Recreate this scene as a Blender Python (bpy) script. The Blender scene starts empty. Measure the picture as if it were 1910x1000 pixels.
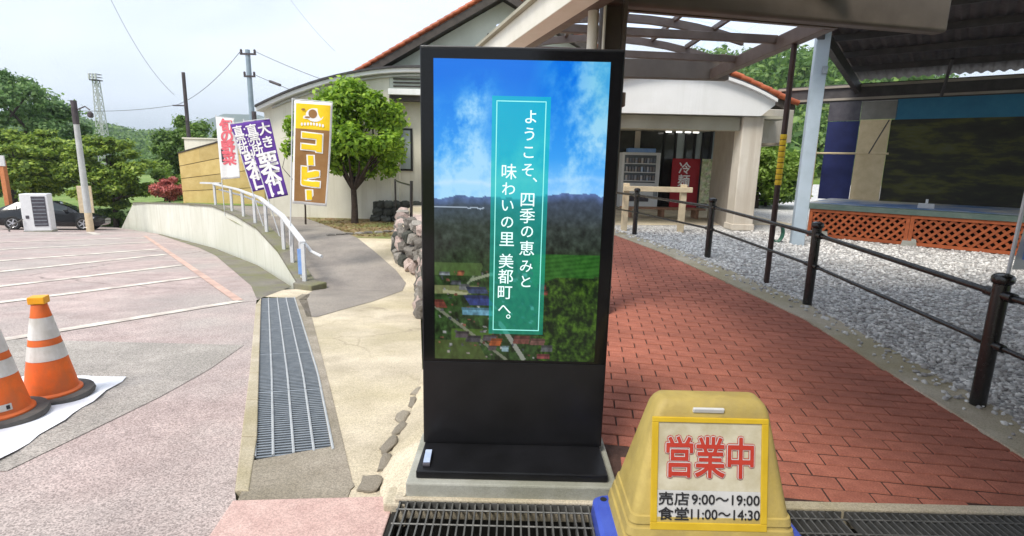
import bpy, bmesh, math, random
import numpy as np
from mathutils import Vector, Matrix, noise as mnoise
sc = bpy.context.scene
C = sc.collection
R = math.radians
rnd = random.Random(11)
nr = np.random.default_rng(5)

# ------------------------------------------------------------------ camera
cam = bpy.data.cameras.new('camera')
cam.sensor_fit = 'HORIZONTAL'; cam.sensor_width = 36; cam.lens = 1000 / 1910 * 36
cam.clip_start = .05; cam.clip_end = 9000
co = bpy.data.objects.new('camera', cam); C.objects.link(co); sc.camera = co
dn = Vector((-119, 5017, 1000)).normalized()            # plumb line seen by the lens (x right, y down, z forward)
up = -dn; fz = Vector((0, 0, 1)); Yw = (fz - up * fz.dot(up)).normalized(); Xw = Yw.cross(up)
Wm = Matrix((Xw, Yw, up))
cr = Matrix((Wm @ Vector((1, 0, 0)), Wm @ Vector((0, -1, 0)), Wm @ Vector((0, 0, -1)))).transposed()
co.matrix_world = Matrix.Translation((0, 0, 1.5)) @ cr.to_4x4()

# ------------------------------------------------------------------ sky, sun, exposure
SUN_EL, SUN_AZ = 56, 217       # azimuth clockwise from +Y (the sun stands to the left, a little behind)
w = bpy.data.worlds.new('World'); sc.world = w; w.use_nodes = True
nt = w.node_tree; nt.nodes.clear()
def wn(t, **k):
    n = nt.nodes.new(t)
    for a, b in k.items(): setattr(n, a, b)
    return n
sky = wn('ShaderNodeTexSky', sky_type='NISHITA', sun_disc=False, sun_elevation=R(SUN_EL), sun_rotation=R(SUN_AZ), air_density=1.2, dust_density=2.5)
tc = wn('ShaderNodeTexCoord'); mp = wn('ShaderNodeMapping'); mp.inputs['Scale'].default_value = (1.0, 1.0, 3.2)
no = wn('ShaderNodeTexNoise'); no.inputs['Scale'].default_value = 1.9; no.inputs['Detail'].default_value = 7; no.inputs['Roughness'].default_value = .55
no.inputs['Distortion'].default_value = .5
rp = wn('ShaderNodeValToRGB'); rp.color_ramp.elements[0].position = .34; rp.color_ramp.elements[1].position = .62
rp.color_ramp.elements[0].color = (.70,) * 3 + (1,); rp.color_ramp.elements[1].color = (.96,) * 3 + (1,)
mx = wn('ShaderNodeMix', data_type='RGBA'); mx.inputs['B'].default_value = (8.1, 8.8, 9.9, 1)
bg = wn('ShaderNodeBackground'); bg.inputs['Strength'].default_value = .085; out = wn('ShaderNodeOutputWorld')
L = nt.links.new
L(tc.outputs['Generated'], mp.inputs['Vector']); L(mp.outputs['Vector'], no.inputs['Vector']); L(no.outputs['Fac'], rp.inputs['Fac'])
L(rp.outputs['Color'], mx.inputs['Factor']); L(sky.outputs['Color'], mx.inputs['A']); L(mx.outputs['Result'], bg.inputs['Color']); L(bg.outputs[0], out.inputs[0])
sl = bpy.data.lights.new('sun', 'SUN'); sl.energy = 2.4; sl.angle = R(20); sl.color = (1, .95, .86)
so = bpy.data.objects.new('sun', sl); C.objects.link(so)
az, el = R(SUN_AZ), R(SUN_EL)
so.rotation_euler = Vector((math.sin(az) * math.cos(el), math.cos(az) * math.cos(el), math.sin(el))).to_track_quat('Z', 'Y').to_euler()
sc.view_settings.view_transform = 'Standard'; sc.view_settings.look = 'None'; sc.view_settings.gamma = 1
sc.view_settings.exposure = .72
sc.cycles.max_bounces = 7; sc.cycles.transparent_max_bounces = 12; sc.cycles.volume_bounces = 0

# ------------------------------------------------------------------ materials
def lin(r, g, b):
    f = lambda c: (c / 255 / 12.92) if c <= 10 else ((c / 255 + .055) / 1.055) ** 2.4
    return (f(r), f(g), f(b), 1)
def c4(c): return tuple(c) if len(c) == 4 else tuple(c) + (1,)
def M(name, c1, c2=None, scale=4, rough=.75, bump=0, bs=60, metal=0, spec=.4, big=None, bigscale=.5, vary=None, dist=.01, alpha=None, contrast=(.35, .65), speck=None, speckscale=200, streak=None, crack=None, crackscale=.35, stain=0):
    """noise-mixed colours c1/c2, optional large stains (big), speckle, and a per-object or per-island brightness spread (vary)"""
    m = bpy.data.materials.new(name); m.use_nodes = True
    t = m.node_tree; b = t.nodes['Principled BSDF']; l = t.links.new; N = t.nodes.new
    b.inputs['Roughness'].default_value = rough; b.inputs['Metallic'].default_value = metal; b.inputs['Specular IOR Level'].default_value = spec
    co_ = N('ShaderNodeTexCoord').outputs['Object']
    def nz(s, d=6, r=.6):
        n = N('ShaderNodeTexNoise'); n.inputs['Scale'].default_value = s; n.inputs['Detail'].default_value = d; n.inputs['Roughness'].default_value = r
        l(co_, n.inputs['Vector']); return n.outputs['Fac']
    def ramp(f, a, b_, ca=(0, 0, 0, 1), cb=(1, 1, 1, 1)):
        n = N('ShaderNodeValToRGB'); e = n.color_ramp.elements; e[0].position = a; e[1].position = b_; e[0].color = c4(ca); e[1].color = c4(cb)
        l(f, n.inputs['Fac']); return n.outputs['Color']
    def mix(f, a, b_, mode='MIX'):
        n = N('ShaderNodeMix'); n.data_type = 'RGBA'; n.blend_type = mode
        for s, v in (('Factor', f), ('A', a), ('B', b_)):
            if hasattr(v, 'links'): l(v, n.inputs[s])
            elif s == 'Factor': n.inputs[s].default_value = v
            else: n.inputs[s].default_value = c4(v)
        return n.outputs['Result']
    col = c4(c1)
    if c2 is not None: col = ramp(nz(scale), contrast[0], contrast[1], c1, c2)
    if big is not None: col = mix(ramp(nz(bigscale, 5), .42, .62), col, big)
    if speck is not None:
        n = N('ShaderNodeTexVoronoi'); n.inputs['Scale'].default_value = speckscale; l(co_, n.inputs['Vector'])
        hv = N('ShaderNodeSeparateColor'); l(n.outputs['Color'], hv.inputs[0])
        k = ramp(hv.outputs[0], 0, 1, (1 - speck,) * 3, (1 + speck,) * 3)
        col = mix(1, col, k, 'MULTIPLY')
    if streak is not None:
        mp_ = N('ShaderNodeMapping'); mp_.inputs['Scale'].default_value = (5, 5, .22); l(co_, mp_.inputs['Vector'])
        n = N('ShaderNodeTexNoise'); n.inputs['Scale'].default_value = 1.0; n.inputs['Detail'].default_value = 6; n.inputs['Roughness'].default_value = .7; l(mp_.outputs[0], n.inputs['Vector'])
        f_ = N('ShaderNodeMath'); f_.operation = 'MULTIPLY'; l(ramp(n.outputs['Fac'], .50, .72), f_.inputs[0]); f_.inputs[1].default_value = .75; col = mix(f_.outputs[0], col, streak)
    if crack is not None:
        n = N('ShaderNodeTexNoise'); n.inputs['Scale'].default_value = 1.6; n.inputs['Detail'].default_value = 6; l(co_, n.inputs['Vector'])
        ad = N('ShaderNodeMix'); ad.data_type = 'VECTOR'; ad.inputs['Factor'].default_value = .35; l(co_, ad.inputs['A']); l(n.outputs['Color'], ad.inputs['B'])
        vo = N('ShaderNodeTexVoronoi'); vo.feature = 'DISTANCE_TO_EDGE'; vo.inputs['Scale'].default_value = crackscale; l(ad.outputs['Result'], vo.inputs['Vector'])
        f_ = N('ShaderNodeMath'); f_.operation = 'MULTIPLY'; l(ramp(vo.outputs['Distance'], .001, .0045, (1, 1, 1), (0, 0, 0)), f_.inputs[0]); l(ramp(nz(.7, 3), .44, .56), f_.inputs[1]); col = mix(f_.outputs[0], col, crack)
    if stain:
        n = N('ShaderNodeTexNoise'); n.inputs['Scale'].default_value = 1.1; n.inputs['Detail'].default_value = 7; n.inputs['Roughness'].default_value = .62; l(N('ShaderNodeNewGeometry').outputs['Position'], n.inputs['Vector'])
        col = mix(1, col, ramp(n.outputs['Fac'], .3, .7, (1 - stain, 1 - stain, 1 - stain * .9), (1 + stain * .8,) * 3), 'MULTIPLY')
    if vary:
        kind, amt = vary
        if kind == 'obj': f = N('ShaderNodeObjectInfo').outputs['Random']
        else: f = N('ShaderNodeNewGeometry').outputs['Random Per Island']
        col = mix(1, col, ramp(f, 0, 1, (1 - amt, 1 - amt * 1.1, 1 - amt * 1.15), (1 + amt, 1 + amt * .9, 1 + amt * .8)), 'MULTIPLY')
    if hasattr(col, 'links'): l(col, b.inputs['Base Color'])
    else: b.inputs['Base Color'].default_value = col
    if c2 is not None and metal < .5:
        rr = N('ShaderNodeMapRange'); l(nz(scale * 2.3, 4), rr.inputs['Value']); rr.inputs['To Min'].default_value = max(.05, rough - .12); rr.inputs['To Max'].default_value = min(1, rough + .12)
        l(rr.outputs[0], b.inputs['Roughness'])
    if bump:
        bp = N('ShaderNodeBump'); bp.inputs['Strength'].default_value = bump; bp.inputs['Distance'].default_value = dist
        l(nz(bs, 4), bp.inputs['Height']); l(bp.outputs['Normal'], b.inputs['Normal'])
    if alpha is not None: b.inputs['Alpha'].default_value = alpha
    return m
def leafmat(name, dark, mid, light):
    m = bpy.data.materials.new(name); m.use_nodes = True; t = m.node_tree; b = t.nodes['Principled BSDF']; l = t.links.new; N = t.nodes.new
    g = N('ShaderNodeNewGeometry'); r = N('ShaderNodeValToRGB'); e = r.color_ramp.elements
    e[0].color = c4(dark); e[1].color = c4(light); k = e.new(.55); k.color = c4(mid)
    l(g.outputs['Random Per Island'], r.inputs['Fac']); l(r.outputs['Color'], b.inputs['Base Color']); b.inputs['Roughness'].default_value = .55
    tr = N('ShaderNodeBsdfTranslucent'); l(r.outputs['Color'], tr.inputs['Color']); mx_ = N('ShaderNodeMixShader'); mx_.inputs[0].default_value = .45
    l(b.outputs[0], mx_.inputs[1]); l(tr.outputs[0], mx_.inputs[2]); l(mx_.outputs[0], t.nodes['Material Output'].inputs['Surface'])
    return m
def emis(name, col, s=1.0):
    m = bpy.data.materials.new(name); m.use_nodes = True; b = m.node_tree.nodes['Principled BSDF']
    b.inputs['Base Color'].default_value = (0, 0, 0, 1); b.inputs['Roughness'].default_value = .1
    b.inputs['Emission Color'].default_value = c4(col); b.inputs['Emission Strength'].default_value = s
    return m

A = {}
A['asphalt'] = M('asphalt', (.37, .29, .27), (.48, .385, .36), 3, .9, .5, 140, big=(.39, .34, .315), bigscale=.45, speck=.42, speckscale=150, crack=(.19, .155, .14), crackscale=.28, stain=.14, dist=.004)
A['asphalt_patch'] = M('asphalt_patch', (.33, .30, .27), (.42, .38, .345), 4, .9, .5, 140, big=(.31, .285, .255), bigscale=.6, speck=.42, speckscale=150, stain=.14, dist=.004)
A['ramp_asphalt'] = M('ramp_asphalt', (.215, .19, .17), (.275, .245, .215), 2.5, .92, .5, 160, stain=.15, big=(.31, .275, .235), bigscale=.5, speck=.22, speckscale=130, dist=.004)
A['gutter'] = M('gutter', (.16, .145, .12), (.24, .22, .185), 3, .9, .4, 90, big=(.17, .17, .085), bigscale=1.5, speck=.25, dist=.004)
A['path_concrete'] = M('path_concrete', (.50, .43, .315), (.62, .54, .41), 2.2, .85, .35, 70, big=(.47, .405, .27), bigscale=.7, speck=.24, speckscale=180, crack=(.37, .31, .22), crackscale=.4, stain=.16, dist=.004)
A['grey_concrete'] = M('grey_concrete', (.29, .25, .20), (.37, .325, .265), 5, .88, .45, 120, big=(.23, .2, .15), bigscale=1.2, speck=.28, speckscale=170, dist=.004)
A['border_concrete'] = M('border_concrete', (.42, .36, .27), (.52, .46, .36), 4, .88, .4, 90, big=(.36, .31, .20), bigscale=1.1, speck=.2, dist=.004)
A['plinth'] = M('plinth', (.33, .33, .29), (.42, .42, .38), 6, .8, .2, 120, big=(.26, .26, .21), bigscale=2.5, speck=.08)
A['pink_slab'] = M('pink_slab', (.50, .335, .30), (.60, .42, .375), 9, .85, .6, 230, speck=.2, speckscale=170, dist=.003)
A['line_white'] = M('line_white', (.66, .62, .52), (.78, .75, .66), 14, .8, .3, 120, big=(.47, .40, .36), bigscale=3.2, stain=.12)
A['line_pink'] = M('line_pink', (.58, .38, .31), (.66, .46, .38), 12, .8, .3, 120, big=(.45, .31, .26), bigscale=2)
A['mortar'] = M('mortar', (.05, .026, .02), (.08, .042, .033), 30, .95, .4, 150)
A['brick'] = M('brick', (.335, .110, .071), (.42, .150, .098), 14, .82, .55, 240, stain=.22, vary=('obj', .09), speck=.2, speckscale=230, dist=.002)
A['brick_far'] = M('brick_far', (.335, .110, .071), (.42, .150, .098), 14, .82, .4, 200, stain=.22, vary=('isl', .09), speck=.2, speckscale=230, dist=.002)
A['gravel_bed'] = M('gravel_bed', (.36, .355, .35), (.62, .61, .59), 45, .95, .9, 70, speck=.5, speckscale=40, dist=.02)
A['gravel'] = M('gravel', (.50, .505, .51), (.64, .64, .63), 8, .9, .3, 120, vary=('isl', .42))
A['soil'] = M('soil', (.26, .17, .085), (.36, .27, .15), 7, .95, .8, 40, big=(.16, .20, .06), bigscale=1.2, speck=.3, speckscale=60, dist=.02)
A['lawn'] = M('lawn', (.10, .17, .03), (.17, .26, .05), 3, .95, .8, 18, big=(.20, .27, .07), bigscale=.3, dist=.05)
A['black_metal'] = M('black_metal', (.010, .009, .009), (.016, .014, .014), 20, .24, .06, 90, spec=.6)
A['kiosk_black'] = M('kiosk_black', (.007, .007, .008), (.011, .011, .013), 6, .34, .05, 200, spec=.35)
A['kiosk_glass'] = M('kiosk_glass', (.006, .006, .007), None, rough=.12, spec=.3)
A['steel'] = M('steel', (.30, .33, .36), (.40, .43, .46), 15, .42, .1, 80, metal=.75)
A['steel_dark'] = M('steel_dark', (.24, .27, .30), (.33, .36, .39), 15, .5, .1, 80, metal=.6)
A['steel_light'] = M('steel_light', (.44, .46, .48), (.54, .56, .57), 9, .5, .1, 60, metal=.3)
A['grate'] = M('grate', (.115, .115, .11), (.19, .185, .175), 18, .55, .2, 90, metal=.5)
A['void'] = M('void', (.012, .011, .01), (.02, .019, .016), 5, .9)  # near-black; shade inside drains, holes, underfloor and shop put into the colour
A['rail_white'] = M('rail_white', (.56, .58, .60), (.66, .67, .68), 8, .4, .05, 60, spec=.5)
A['cream_wall'] = M('cream_wall', (.68, .655, .555), (.75, .725, .62), 1.6, .85, .25, 90, big=(.64, .61, .51), bigscale=.5, dist=.004, streak=(.56, .53, .43))
A['retain_wall'] = M('retain_wall', (.66, .66, .58), (.73, .73, .65), 1.2, .85, .3, 60, big=(.62, .62, .53), bigscale=.35, dist=.005, streak=(.50, .50, .40))
A['gable_wall'] = M('gable_wall', (.52, .56, .50), (.60, .64, .575), 1.5, .85, .2, 60, dist=.004)
A['white_fascia'] = M('white_fascia', (.76, .76, .76), (.82, .82, .82), 1.4, .7, .1, 50, big=(.72, .72, .71), bigscale=.8, streak=(.66, .66, .64))
A['olive_beam'] = M('olive_beam', (.34, .32, .25), (.42, .40, .32), 2, .8, .2, 60)
A['column'] = M('column', (.62, .56, .48), (.73, .68, .60), 2.2, .85, .2, 60, big=(.56, .5, .42), bigscale=1.1, streak=(.45, .38, .30))
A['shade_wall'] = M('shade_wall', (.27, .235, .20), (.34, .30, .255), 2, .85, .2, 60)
A['dark_roof'] = M('dark_roof', (.035, .032, .035), (.06, .056, .058), 5, .6)
A['dark_board'] = M('dark_board', (.045, .037, .033), (.07, .058, .05), 6, .7)
A['tile'] = M('tile', (.30, .075, .030), (.42, .11, .042), 9, .5, .2, 60, vary=('obj', .25))
A['tile_roof'] = M('tile_roof', (.42, .10, .035), (.52, .15, .05), 9, .5, .2, 60)
A['brown_steel'] = M('brown_steel', (.105, .075, .060), (.14, .103, .083), 5, .5, .06, 60, spec=.4)
A['taupe'] = M('taupe', (.095, .075, .060), (.125, .10, .08), 3, .55, .06, 50, spec=.4)
A['pipe_cream'] = M('pipe_cream', (.72, .68, .58), (.79, .75, .66), 4, .45)
A['stage_blue'] = M('stage_blue', (.42, .50, .58), (.50, .575, .64), 3, .5, .1, 40, big=(.36, .43, .49), bigscale=1.5)
A['corrugated'] = M('corrugated', (.05, .042, .045), (.08, .068, .07), 4, .6, .1, 30)
A['dark_steel'] = M('dark_steel', (.045, .04, .042), (.07, .063, .064), 5, .55)
A['lattice'] = M('lattice', (.36, .085, .028), (.45, .12, .04), 12, .65, .2, 60, vary=('obj', .14))
A['navy'] = M('navy', (.010, .016, .085), (.016, .024, .12), 4, .6)
A['cream_panel'] = M('cream_panel', (.62, .49, .29), (.72, .58, .37), 6, .7, .1, 30)
A['grey_panel'] = M('grey_panel', (.19, .18, .165), (.25, .24, .22), 4, .7)
A['teal_band'] = M('teal_band', (.03, .15, .26), (.04, .19, .31), 3, .7)
A['deck_green'] = M('deck_green', (.10, .15, .13), (.15, .20, .17), 4, .6)
A['tarp_blue'] = M('tarp_blue', (.10, .20, .42), (.16, .28, .52), 3, .5, .2, 12, big=(.66, .62, .52), bigscale=.8)
A['yellow_sign'] = M('yellow_sign', (.43, .32, .085), (.51, .39, .12), 7, .6, .2, 70, big=(.38, .285, .09), bigscale=5, streak=(.33, .26, .11), stain=.1)
A['yellow_frame'] = M('yellow_frame', (.55, .36, .02), (.62, .42, .03), 9, .45)
A['sign_paper'] = M('sign_paper', (.56, .52, .40), (.63, .59, .47), 10, .6, big=(.47, .42, .29), bigscale=6)
A['sign_white'] = M('sign_white', (.52, .52, .52), (.59, .59, .59), 10, .6)
A['sign_red'] = M('sign_red', (.43, .035, .022), (.48, .05, .03), 20, .55)
A['sign_ink'] = M('sign_ink', (.02, .02, .022), None, rough=.6)
A['blue_plastic'] = M('blue_plastic', (.045, .075, .42), (.065, .11, .50), 7, .4, .1, 60)
A['cone_orange'] = M('cone_orange', (.76, .12, .012), (.82, .16, .022), 5, .55, .15, 60, big=(.60, .13, .03), bigscale=7, streak=(.55, .14, .05))
A['cone_white'] = M('cone_white', (.66, .65, .63), (.76, .755, .74), 10, .5, big=(.56, .54, .50), bigscale=6, streak=(.42, .40, .36))
A['rubber'] = M('rubber', (.075, .07, .066), (.12, .113, .105), 12, .85, .4, 60)
A['amber'] = M('amber', (.80, .33, .01), (.85, .40, .02), 12, .4)
A['cloth'] = M('cloth', (.74, .75, .80), (.82, .83, .87), 4, .85, .3, 30)
A['white_plastic'] = M('white_plastic', (.68, .69, .70), (.75, .76, .77), 6, .4)
A['device'] = M('device', (.38, .47, .68), (.50, .58, .75), 20, .4)
A['dark_panel'] = M('dark_panel', (.055, .05, .065), (.085, .08, .095), 9, .5)
A['car_black'] = M('car_black', (.010, .011, .013), None, rough=.16, spec=.6)
A['car_glass'] = M('car_glass', (.02, .03, .032), None, rough=.06, spec=.7)
A['tyre'] = M('tyre', (.02, .02, .02), None, rough=.85)
A['alloy'] = M('alloy', (.50, .51, .53), None, rough=.3, metal=.8)
A['lamp_glass'] = M('lamp_glass', (.6, .62, .66), None, rough=.12, spec=.6)
A['pole_grey'] = M('pole_grey', (.42, .43, .42), (.52, .53, .52), 3, .8, .2, 60)
A['pole_blue'] = M('pole_blue', (.21, .28, .34), (.28, .35, .41), 3, .6)
A['pole_dark'] = M('pole_dark', (.055, .045, .05), (.085, .07, .075), 5, .7)
A['pole_brown'] = M('pole_brown', (.035, .018, .016), (.055, .028, .024), 12, .45)
A['band_yellow'] = M('band_yellow', (.72, .48, .02), (.78, .54, .03), 12, .5)
A['wire'] = M('wire', (.06, .06, .065), None, rough=.6)
A['bamboo'] = M('bamboo', (.50, .365, .13), (.60, .46, .19), 3, .75, .3, 30, vary=('obj', .12))
A['wood_post'] = M('wood_post', (.55, .44, .29), (.66, .55, .38), 9, .75, .2, 60)
A['wood_brown'] = M('wood_brown', (.26, .145, .095), (.34, .20, .135), 12, .7, .2, 60, vary=('obj', .15))
A['orange_post'] = M('orange_post', (.45, .16, .06), (.52, .2, .08), 9, .7)
A['stone_edge'] = M('stone_edge', (.40, .355, .28), (.58, .52, .43), 9, .92, .9, 45, vary=('obj', .2), dist=.02)
A['stone'] = M('stone', (.17, .16, .145), (.33, .315, .285), 9, .9, .7, 40, vary=('obj', .38), dist=.02)
A['stone_pink'] = M('stone_pink', (.34, .26, .235), (.52, .43, .39), 9, .9, .7, 40, vary=('obj', .34), dist=.02)
A['stone_dark'] = M('stone_dark', (.045, .05, .045), (.10, .105, .09), 8, .9, .7, 40, vary=('obj', .35), dist=.02)
A['bark'] = M('bark', (.035, .024, .018), (.075, .055, .042), 14, .95, .8, 50, dist=.02)
A['shop_glass'] = M('shop_glass', (.028, .032, .033), (.07, .075, .072), 1.3, .08, spec=.6)
A['win_glass'] = M('win_glass', (.26, .31, .32), (.36, .41, .41), 1.5, .1, spec=.6)
A['win_frame'] = M('win_frame', (.02, .02, .022), None, rough=.5)
A['vend_white'] = M('vend_white', (.62, .64, .66), (.70, .71, .73), 4, .4)
A['vend_glass'] = M('vend_glass', (.10, .12, .14), (.15, .17, .19), 4, .15)
A['cans'] = M('cans', (.40, .34, .30), (.22, .32, .48), 6, .4, vary=('isl', .6))
A['red_board'] = M('red_board', (.30, .012, .020), (.36, .018, .028), 5, .6)
A['poster_green'] = M('poster_green', (.28, .36, .10), (.42, .50, .33), 5, .7, big=(.5, .44, .32), bigscale=7, speck=.35, speckscale=18)
A['purple'] = M('purple', (.085, .028, .235), (.11, .038, .28), 6, .8, .2, 30)
A['banner_white'] = M('banner_white', (.76, .75, .74), (.82, .81, .80), 5, .8, .2, 30)
A['banner_pink'] = M('banner_pink', (.72, .12, .16), (.80, .20, .23), 9, .8)
A['banner_yellow'] = M('banner_yellow', (.84, .56, .012), (.88, .61, .02), 8, .8, .15, 40)
A['banner_brown'] = M('banner_brown', (.27, .135, .045), (.31, .165, .06), 6, .8, .15, 40)
A['banner_blue'] = M('banner_blue', (.16, .30, .65), (.25, .4, .7), 6, .8)
A['hill_far'] = M('hill_far', (.055, .085, .05), (.09, .12, .07), .02, .95, 1, .05, dist=6)
A['forest'] = leafmat('forest', (.06, .13, .03), (.13, .24, .055), (.25, .38, .09))
A['leaf_garden'] = leafmat('leaf_garden', (.11, .22, .016), (.25, .42, .03), (.44, .62, .07))
A['leaf_maple'] = leafmat('leaf_maple', (.09, .165, .022), (.23, .34, .04), (.41, .52, .075))
A['leaf_light'] = leafmat('leaf_light', (.07, .15, .045), (.15, .27, .08), (.28, .42, .15))
A['leaf_bush'] = leafmat('leaf_bush', (.06, .13, .025), (.15, .26, .05), (.27, .41, .085))
A['leaf_azalea'] = leafmat('leaf_azalea', (.22, .07, .04), (.60, .15, .13), (.78, .30, .27))
A['leaf_lime'] = leafmat('leaf_lime', (.10, .17, .02), (.22, .35, .05), (.36, .50, .10))

# ------------------------------------------------------------------ mesh helpers
ORG = {}
def setp(o, **k):
    for a, b in k.items():
        if b is not None: o[a] = b
def thing(name, loc, label, cat, group=None):
    o = bpy.data.objects.new(name, None); C.objects.link(o); o.location = loc; o.empty_display_size = .1
    ORG[o.name] = Vector(loc); setp(o, label=label, category=cat, group=group); return o
def struct_root(name, loc=(0, 0, 0)):
    o = bpy.data.objects.new(name, None); C.objects.link(o); o.location = loc; ORG[o.name] = Vector(loc); o['kind'] = 'structure'; return o
def link(name, me, parent=None, org=None):
    o = bpy.data.objects.new(name, me); C.objects.link(o)
    if parent is not None:
        o.parent = parent; ORG[o.name] = ORG.get(parent.name, Vector())
    elif org is not None: o.location = org; ORG[o.name] = Vector(org)
    else: ORG[o.name] = Vector()
    return o
class MB:
    def __init__(s): s.v = []; s.f = []
    def add(s, vs, fs):
        n = len(s.v); s.v += [Vector(a) for a in vs]; s.f += [[i + n for i in f] for f in fs]; return s
    def box(s, c, d, rz=0, rot=None):
        x, y, z = d[0] / 2, d[1] / 2, d[2] / 2; m = rot if rot is not None else Matrix.Rotation(rz, 3, 'Z'); c = Vector(c)
        vs = [c + m @ Vector((a * x, b * y, e * z)) for e in (-1, 1) for a, b in ((-1, -1), (1, -1), (1, 1), (-1, 1))]
        return s.add(vs, [(3, 2, 1, 0), (4, 5, 6, 7), (0, 1, 5, 4), (1, 2, 6, 5), (2, 3, 7, 6), (3, 0, 4, 7)])
    def beam(s, p, q, wd, ht, upv=(0, 0, 1)):
        p, q = Vector(p), Vector(q); d = (q - p); ln = d.length; d.normalize(); u = Vector(upv); sd = d.cross(u).normalized(); u = sd.cross(d)
        m = Matrix((d, sd, u)).transposed(); return s.box((p + q) / 2, (ln, wd, ht), rot=m)
    def loft(s, rings, cap=True, closed=True):
        n = len(rings[0]); vs = [p for r in rings for p in r]; fs = []
        for i in range(len(rings) - 1):
            for j in range(n if closed else n - 1):
                k = (j + 1) % n; fs.append((i * n + j, i * n + k, (i + 1) * n + k, (i + 1) * n + j))
        if cap: fs.append(tuple(range(n - 1, -1, -1))); fs.append(tuple((len(rings) - 1) * n + j for j in range(n)))
        return s.add(vs, fs)
    def tube(s, pts, r, n=8, cap=True):
        pts = [Vector(p) for p in pts]; rs = r if isinstance(r, (list, tuple)) else [r] * len(pts); rings = []
        a = None
        for i, p in enumerate(pts):
            d = (pts[min(i + 1, len(pts) - 1)] - pts[max(i - 1, 0)]).normalized()
            if a is None: a = d.orthogonal().normalized()
            a = (a - d * a.dot(d)).normalized(); b = d.cross(a)
            rings.append([p + (a * math.cos(6.28319 * j / n) + b * math.sin(6.28319 * j / n)) * rs[i] for j in range(n)])
        return s.loft(rings, cap)
    def lathe(s, prof, n=24, c=(0, 0, 0), cap=True):
        c = Vector(c); return s.loft([[c + Vector((r * math.cos(6.28319 * j / n), r * math.sin(6.28319 * j / n), z)) for j in range(n)] for r, z in prof], cap)
    def extrude(s, poly, vec):
        v = Vector(vec); a = [Vector(p) for p in poly]; return s.loft([a, [p + v for p in a]])
    def poly(s, pts): return s.add(pts, [tuple(range(len(pts)))])
    def build(s, name, mat, parent=None, org=None, smooth=False, bevel=0, seg=2, fix=True):
        o_ = ORG.get(parent.name, Vector()) if parent is not None else Vector(org or (0, 0, 0))
        me = bpy.data.meshes.new(name); me.from_pydata([tuple(p - o_) for p in s.v], [], s.f)
        if fix:
            bm = bmesh.new(); bm.from_mesh(me); bmesh.ops.recalc_face_normals(bm, faces=bm.faces); bm.to_mesh(me); bm.free()
        if smooth:
            me.polygons.foreach_set('use_smooth', [True] * len(me.polygons)); me.set_sharp_from_angle(angle=R(38))
        me.materials.append(A[mat] if isinstance(mat, str) else mat); me.update()
        ob = link(name, me, parent, org)
        if bevel:
            b = ob.modifiers.new('bevel', 'BEVEL'); b.width = bevel; b.segments = seg; b.limit_method = 'ANGLE'; b.angle_limit = R(40)
        return ob
def one(name, mb, mat, label, cat, org=None, group=None, **k):
    o = mb.build(name, mat, None, org, **k); setp(o, label=label, category=cat, group=group); return o
def I(pts):
    ys = [p[1] for p in pts]; xs = [p[0] for p in pts]; return lambda y: float(np.interp(y, ys, xs))
def sheet(name, ys, xl, xr, zf, mat, nx=1, dz=0, kind='structure', parent=None, skirt=0):
    xl_ = xl if callable(xl) else (lambda y: xl); xr_ = xr if callable(xr) else (lambda y: xr)
    vs, fs = [], []
    for y in ys:
        a, b = xl_(y), xr_(y)
        for i in range(nx + 1):
            x = a + (b - a) * i / nx; vs.append((x, y, (zf(x, y) if zf.__code__.co_argcount == 2 else zf(y)) + dz))
    for j in range(len(ys) - 1):
        for i in range(nx):
            k = j * (nx + 1) + i; fs.append((k, k + 1, k + nx + 2, k + nx + 1))
    mb = MB(); mb.add(vs, fs)
    if skirt:
        n = nx + 1; rim = [j * n for j in range(len(ys))] + [(len(ys) - 1) * n + i for i in range(1, n)] + [j * n + nx for j in range(len(ys) - 2, -1, -1)] + [i for i in range(nx - 1, 0, -1)]
        pts = [Vector(vs[i]) for i in rim]; low = [p - Vector((0, 0, skirt)) for p in pts]; m = len(pts)
        mb.add(pts + low, [(i, (i + 1) % m, m + (i + 1) % m, m + i) for i in range(m)])
    o = mb.build(name, mat, parent, fix=bool(skirt))
    if parent is None: o['kind'] = kind
    return o
def quads(name, P, U, V, mat, parent=None, org=None):
    """many small leaf-shaped quads at P spanned by U and V"""
    o_ = np.array(ORG.get(parent.name, Vector()) if parent is not None else (org or (0, 0, 0)))
    n = len(P); P = P - o_
    v = np.empty((n, 4, 3)); v[:, 0] = P - V; v[:, 1] = P + U * .55; v[:, 2] = P + V; v[:, 3] = P - U * .55
    me = bpy.data.meshes.new(name); me.vertices.add(4 * n); me.vertices.foreach_set('co', v.reshape(-1))
    me.loops.add(4 * n); me.loops.foreach_set('vertex_index', np.arange(4 * n, dtype=np.int32))
    me.polygons.add(n); me.polygons.foreach_set('loop_start', np.arange(0, 4 * n, 4, dtype=np.int32)); me.polygons.foreach_set('loop_total', np.full(n, 4, dtype=np.int32))
    me.update(calc_edges=True); me.materials.append(A[mat]); return link(name, me, parent, org)
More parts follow.
